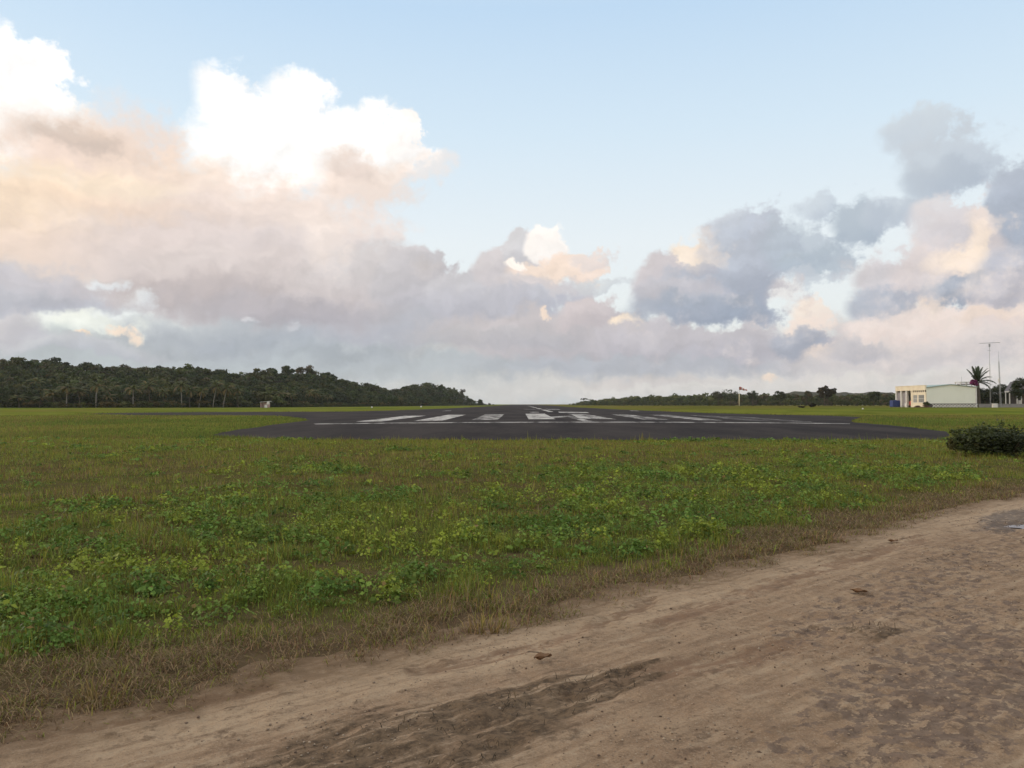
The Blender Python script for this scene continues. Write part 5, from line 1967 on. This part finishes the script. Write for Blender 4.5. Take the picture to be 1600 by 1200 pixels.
def windsock():
    d = 520.0
    s = d / F
    x = (1155 - CX) * s
    t = empty("windsock", (x, d, float(terrain(x, d))), 0, "red and white windsock on a pole before the right-hand wood", "windsock")
    zt = CAMH + (HOR - 604) * s - float(terrain(x, d))
    zm = CAMH + (HOR - 616) * s
    MB().tube([(0, 0, -.4), (0, 0, zm)], [.30, .28], 10).build("mast_base", weathered("yellowed_paint", (0.62, 0.56, 0.36), .4, 1.0), t, True)
    MB().tube([(0, 0, zm), (0, 0, zt)], [.10, .08], 8).build("pole", M_STEEL, t)
    R = MB()
    for k in range(20):
        a0, a1 = 2 * math.pi * k / 20, 2 * math.pi * (k + 1) / 20
        R.tube([(0.35, math.cos(a0) * 1.15, zt - 1.2 + math.sin(a0) * 1.15), (0.35, math.cos(a1) * 1.15, zt - 1.2 + math.sin(a1) * 1.15)], .05, 4)
    R.tube([(0, 0, zt - .3), (.35, 0, zt - .1)], .05, 5).tube([(0, 0, zt - 2.3), (.35, 0, zt - 2.3)], .05, 5)
    R.build("hoop", M_STEEL, t)
    n = 5
    L = 5.0
    red = weathered("faded_red_cloth", (0.48, 0.16, 0.13), .3, 1.0, .9, .1)
    white = weathered("white_cloth", (0.66, 0.58, 0.55), .3, 1.0, .9, .1)
    for i in range(n):
        vs, fs = [], []
        for j in range(5):
            q = (i + j / 4) / n
            rr = 1.13 * (1 - .55 * q)
            cz = zt - 1.2 - 1.35 * q ** 1.5 + .16 * math.sin(q * 9)
            cx = .35 + L * q * .94
            for k in range(18):
                a = 2 * math.pi * k / 18
                f = 1 + .07 * math.sin(3 * a + 8 * q)
                vs.append((cx, math.cos(a) * rr * f, cz + math.sin(a) * rr * f * (1 - .25 * q)))
        for j in range(4):
            for k in range(18):
                fs.append((j * 18 + k, j * 18 + (k + 1) % 18, (j + 1) * 18 + (k + 1) % 18, (j + 1) * 18 + k))
        MB().add(vs, fs).build("sock_band", red if i % 2 == 0 else white, t, True)


def left_shelter():
    d = 372.0
    s = d / F
    x = (415 - CX) * s
    t = empty("shelter", (x, d, 0), 0.0, "small white shelter with a sloping roof before the palms on the left", "hut")
    h = CAMH + (HOR - 627) * s
    MB().box(-2.0, -1.86, -1.2, 1.2, -.2, h * .72).box(-1.86, 1.7, 1.06, 1.2, -.2, h * .78).build("wall", M_PINK, t)
    MB().box(-.15, 1.15, -1.2, -1.06, -.2, h * .45).build("counter", M_WHITE, t)
    for px_ in (-1.9, 1.9):
        MB().box(px_ - .08, px_ + .08, -1.3, -1.201, -.2, h * .84).build("post", M_PINK, t)
    vs = [(-2.3, -1.5, h * .84), (2.4, -1.5, h * .97), (2.4, 1.5, h * .97), (-2.3, 1.5, h * .84)]
    vs += [(a, b, c + .14) for a, b, c in vs]
    MB().add(vs, [(3, 2, 1, 0), (4, 5, 6, 7), (0, 1, 5, 4), (1, 2, 6, 5), (2, 3, 7, 6), (3, 0, 4, 7)]).build("roof", M_WHITE, t)
    MB().box(1.05, 2.25, -1.42, -1.303, h * .50, h * .95).build("signboard", M_WHITE, t)


def small_things():
    # dark bush near the end of the asphalt
    x, y, z = terrain_hit(1552, 716)
    sh = shrub("bush", (x + .55, y + .8, z - .02), 2.5, 0.86, "dense dark bush at the edge of the grass near the end of the asphalt", (0.026, 0.034, 0.013), (0.052, 0.068, 0.020), (46, 200), .085, 91, None, 1.6)
    r = np.random.default_rng(6)
    v, f, c = crown_arrays(r, 1.0, .30, .42, 18, 90, .075, (0.034, 0.044, 0.015), 1.0, OLIVE)
    v = v * np.array([.62, .6, .75]) + np.array([-.85, .1, .02])
    v[:, 2] = np.maximum(v[:, 2], 0.02)
    side = (v, f, np.clip(c, .003, .6))
    # loose shoots standing out of the bush
    n = 46
    sx, sy = r.uniform(-1.25, 1.25, n), r.uniform(-.7, .6, n)
    P, Nn, T = [], [], []
    for a, b in zip(sx, sy):
        hh = .62 + .36 * r.random() - .30 * abs(a)
        dx, dy = r.normal(0, .22, 2)
        for t in np.linspace(.55, 1.0, 11):
            P.append((a + dx * t + r.normal(0, .02), b + dy * t + r.normal(0, .02), .25 + hh * t))
            Nn.append(r.normal(0, 1, 3))
            T.append(np.array([0.050, 0.064, 0.020]) * r.uniform(.6, 1.5))
    v, f, c = leaves(np.array(P), np.array(Nn), r.uniform(.04, .085, len(P)), r.uniform(0, 6.28, len(P)), np.array(T), 1.5)
    v, f, c = join([side, (v, f, c)])
    np_mesh("side_growth", v, f, M_LEAF, sh, tint=c)
    # dark low growth far off on the right
    for px, py, w, h, lab, sd in ((1270, 636.5, 2.0, 1.2, "dark brown low bush standing alone on the far right grass", 92),
                                  (1252, 637.5, 1.7, .6, "flat dark bush just left of the dark brown one on the far grass", 93)):
        x, y, z = terrain_hit(px, py)
        k = y / 250.0
        shrub("low_bush", (x, y, z), w * k, h * k, lab, (0.028, 0.016, 0.012), (0.03, 0.03, 0.014), (18, 80), .25, sd, "dark low bushes on the far grass")
    # small white marker boards
    for px, py, lab in ((581, 637.0, "tiny white marker board left of the runway, farther from the runway end"), (658, 636.2, "tiny white marker board left of the runway, nearer the end of the hill"),
                        (1348, 639.5, "tiny white marker board on the far right grass near the cream-fronted building")):
        x, y, z = terrain_hit(px, py)
        k = y / 480.0
        t = empty("runway_marker", (x, y, z), 0, lab, "marker", "white marker boards beside the runway")
        vs = [(-.45 * k, -.35 * k, .05), (.45 * k, -.35 * k, .05), (.45 * k, .35 * k, .05), (-.45 * k, .35 * k, .05), (-.3 * k, 0, .75 * k), (.3 * k, 0, .75 * k)]
        MB().add(vs, [(3, 2, 1, 0), (0, 1, 5, 4), (2, 3, 4, 5), (1, 2, 5), (3, 0, 4)]).build("board", M_WHITE, t)
        MB().box(-.5 * k, .5 * k, -.4 * k, .4 * k, -.05, .045).build("base", M_CONC, t)
    # fallen leaves, husk and sticks on the road
    M_DEAD = weathered("dead_leaf", (0.20, 0.115, 0.062), .6, 20.0, .8, .2, (0.06, 0.04, 0.03))

    def curled(name, px, py, L, W, rot, label, curl=.35):
        gx, gy = ground(px, py)
        vs, fs = [], []
        nx, ny = 9, 5
        for i in range(nx):
            u = i / (nx - 1) * 2 - 1
            for j in range(ny):
                v = j / (ny - 1) * 2 - 1
                w = W * .5 * (max(0.0, 1 - u * u)) ** .6
                vs.append((u * L * .5, v * w, .012 + abs(v) * w * curl + (u * u) * L * .10 + .006 * math.sin(5 * u + 2 * v)))
        for i in range(nx - 1):
            for j in range(ny - 1):
                k = i * ny + j
                fs.append((k, k + ny, k + ny + 1, k + 1))
        o = MB().add(vs, fs).build(name, M_DEAD, None, True)
        md = o.modifiers.new("thick", "SOLIDIFY")
        md.thickness = .004
        o.location = (gx, gy, .022)
        o.rotation_euler = (0, 0, rot)
        tag(o, label, "leaf")
        return o
    curled("fallen_leaf", 1342, 931, .13, .06, -.5, "curled brown leaf lying on the road, right of its middle", .7)
    curled("fallen_leaf", 1395, 850, .13, .06, .2, "dark dead leaf on the far part of the road below the grass edge", .5)
    curled("fallen_leaf", 848, 1037, .125, .055, .5, "small dark leaf beside the trodden dark strip of the road", .9)
    gx, gy = ground(842, 1028)
    o = MB().tube([(-.07, .03, .03), (-.01, .0, .036), (.05, -.035, .032)], [.004, .0035, .002], 6).build("twig", M_BARK)
    o.location = (gx, gy, 0)
    tag(o, "thin brown twig lying beside the small dark leaf on the road", "twig")
    # tufts of grass that stand by themselves at the verge
    for px, py, lab, sd in ((158, 1100, "spiky tuft of dry grass at the road's edge, lower left", 1), (762, 988, "flattened yellowish grass tuft at the middle of the road's edge", 2),
                            (1540, 764, "small brown clump of dead growth at the far end of the road's edge", 3)):
        gx, gy = ground(px, py)
        r = np.random.default_rng(100 + sd)
        n = 130
        a = r.uniform(0, 6.28, n)
        q = .10 * np.sqrt(r.random(n)) * (1 + gy * .04)
        pos = np.stack([q * np.cos(a) * 1.5, q * np.sin(a), np.zeros(n)], 1)
        az = a - math.pi / 2 + r.normal(0, .4, n)
        t = np.where((r.random(n) > .5)[:, None], np.array([0.30, 0.215, 0.085]), np.where((r.random(n) > .5)[:, None], np.array([0.18, 0.165, 0.04]), np.array([0.17, 0.11, 0.06]))) * (.6 + .7 * r.random((n, 1)))
        v, f, c = blades(pos, (.05 + .10 * r.random(n)) * (1 + gy * .02), (.004 + .004 * r.random(n)) * (1 + gy * .04), az, np.clip(r.normal(.6, .2, n), .1, .95), t, 2)
        tag(np_mesh("grass_tuft", v, f, M_GRASS, tint=c, loc=(gx, gy, .0)), lab, "grass tuft", "grass tufts at the road's edge")


station()
right_end()
windsock()
left_shelter()
small_things()


# ------------------------------------------------------------------ air
def haze():
    m, N, out = new_mat("haze")
    v = N.new("ShaderNodeVolumePrincipled")
    v.inputs["Color"].default_value = (0.90, 0.93, 0.97, 1)
    v.inputs["Density"].default_value = 0.00006
    v.inputs["Anisotropy"].default_value = 0.2
    N.l.new(v.outputs[0], out.inputs["Volume"])
    o = MB().box(-3000, 3000, -80, 2600, -2.0, 90.0).build("haze", m)
    tag(o, "thin pale sea haze over the airfield", None, None, "stuff")


haze()
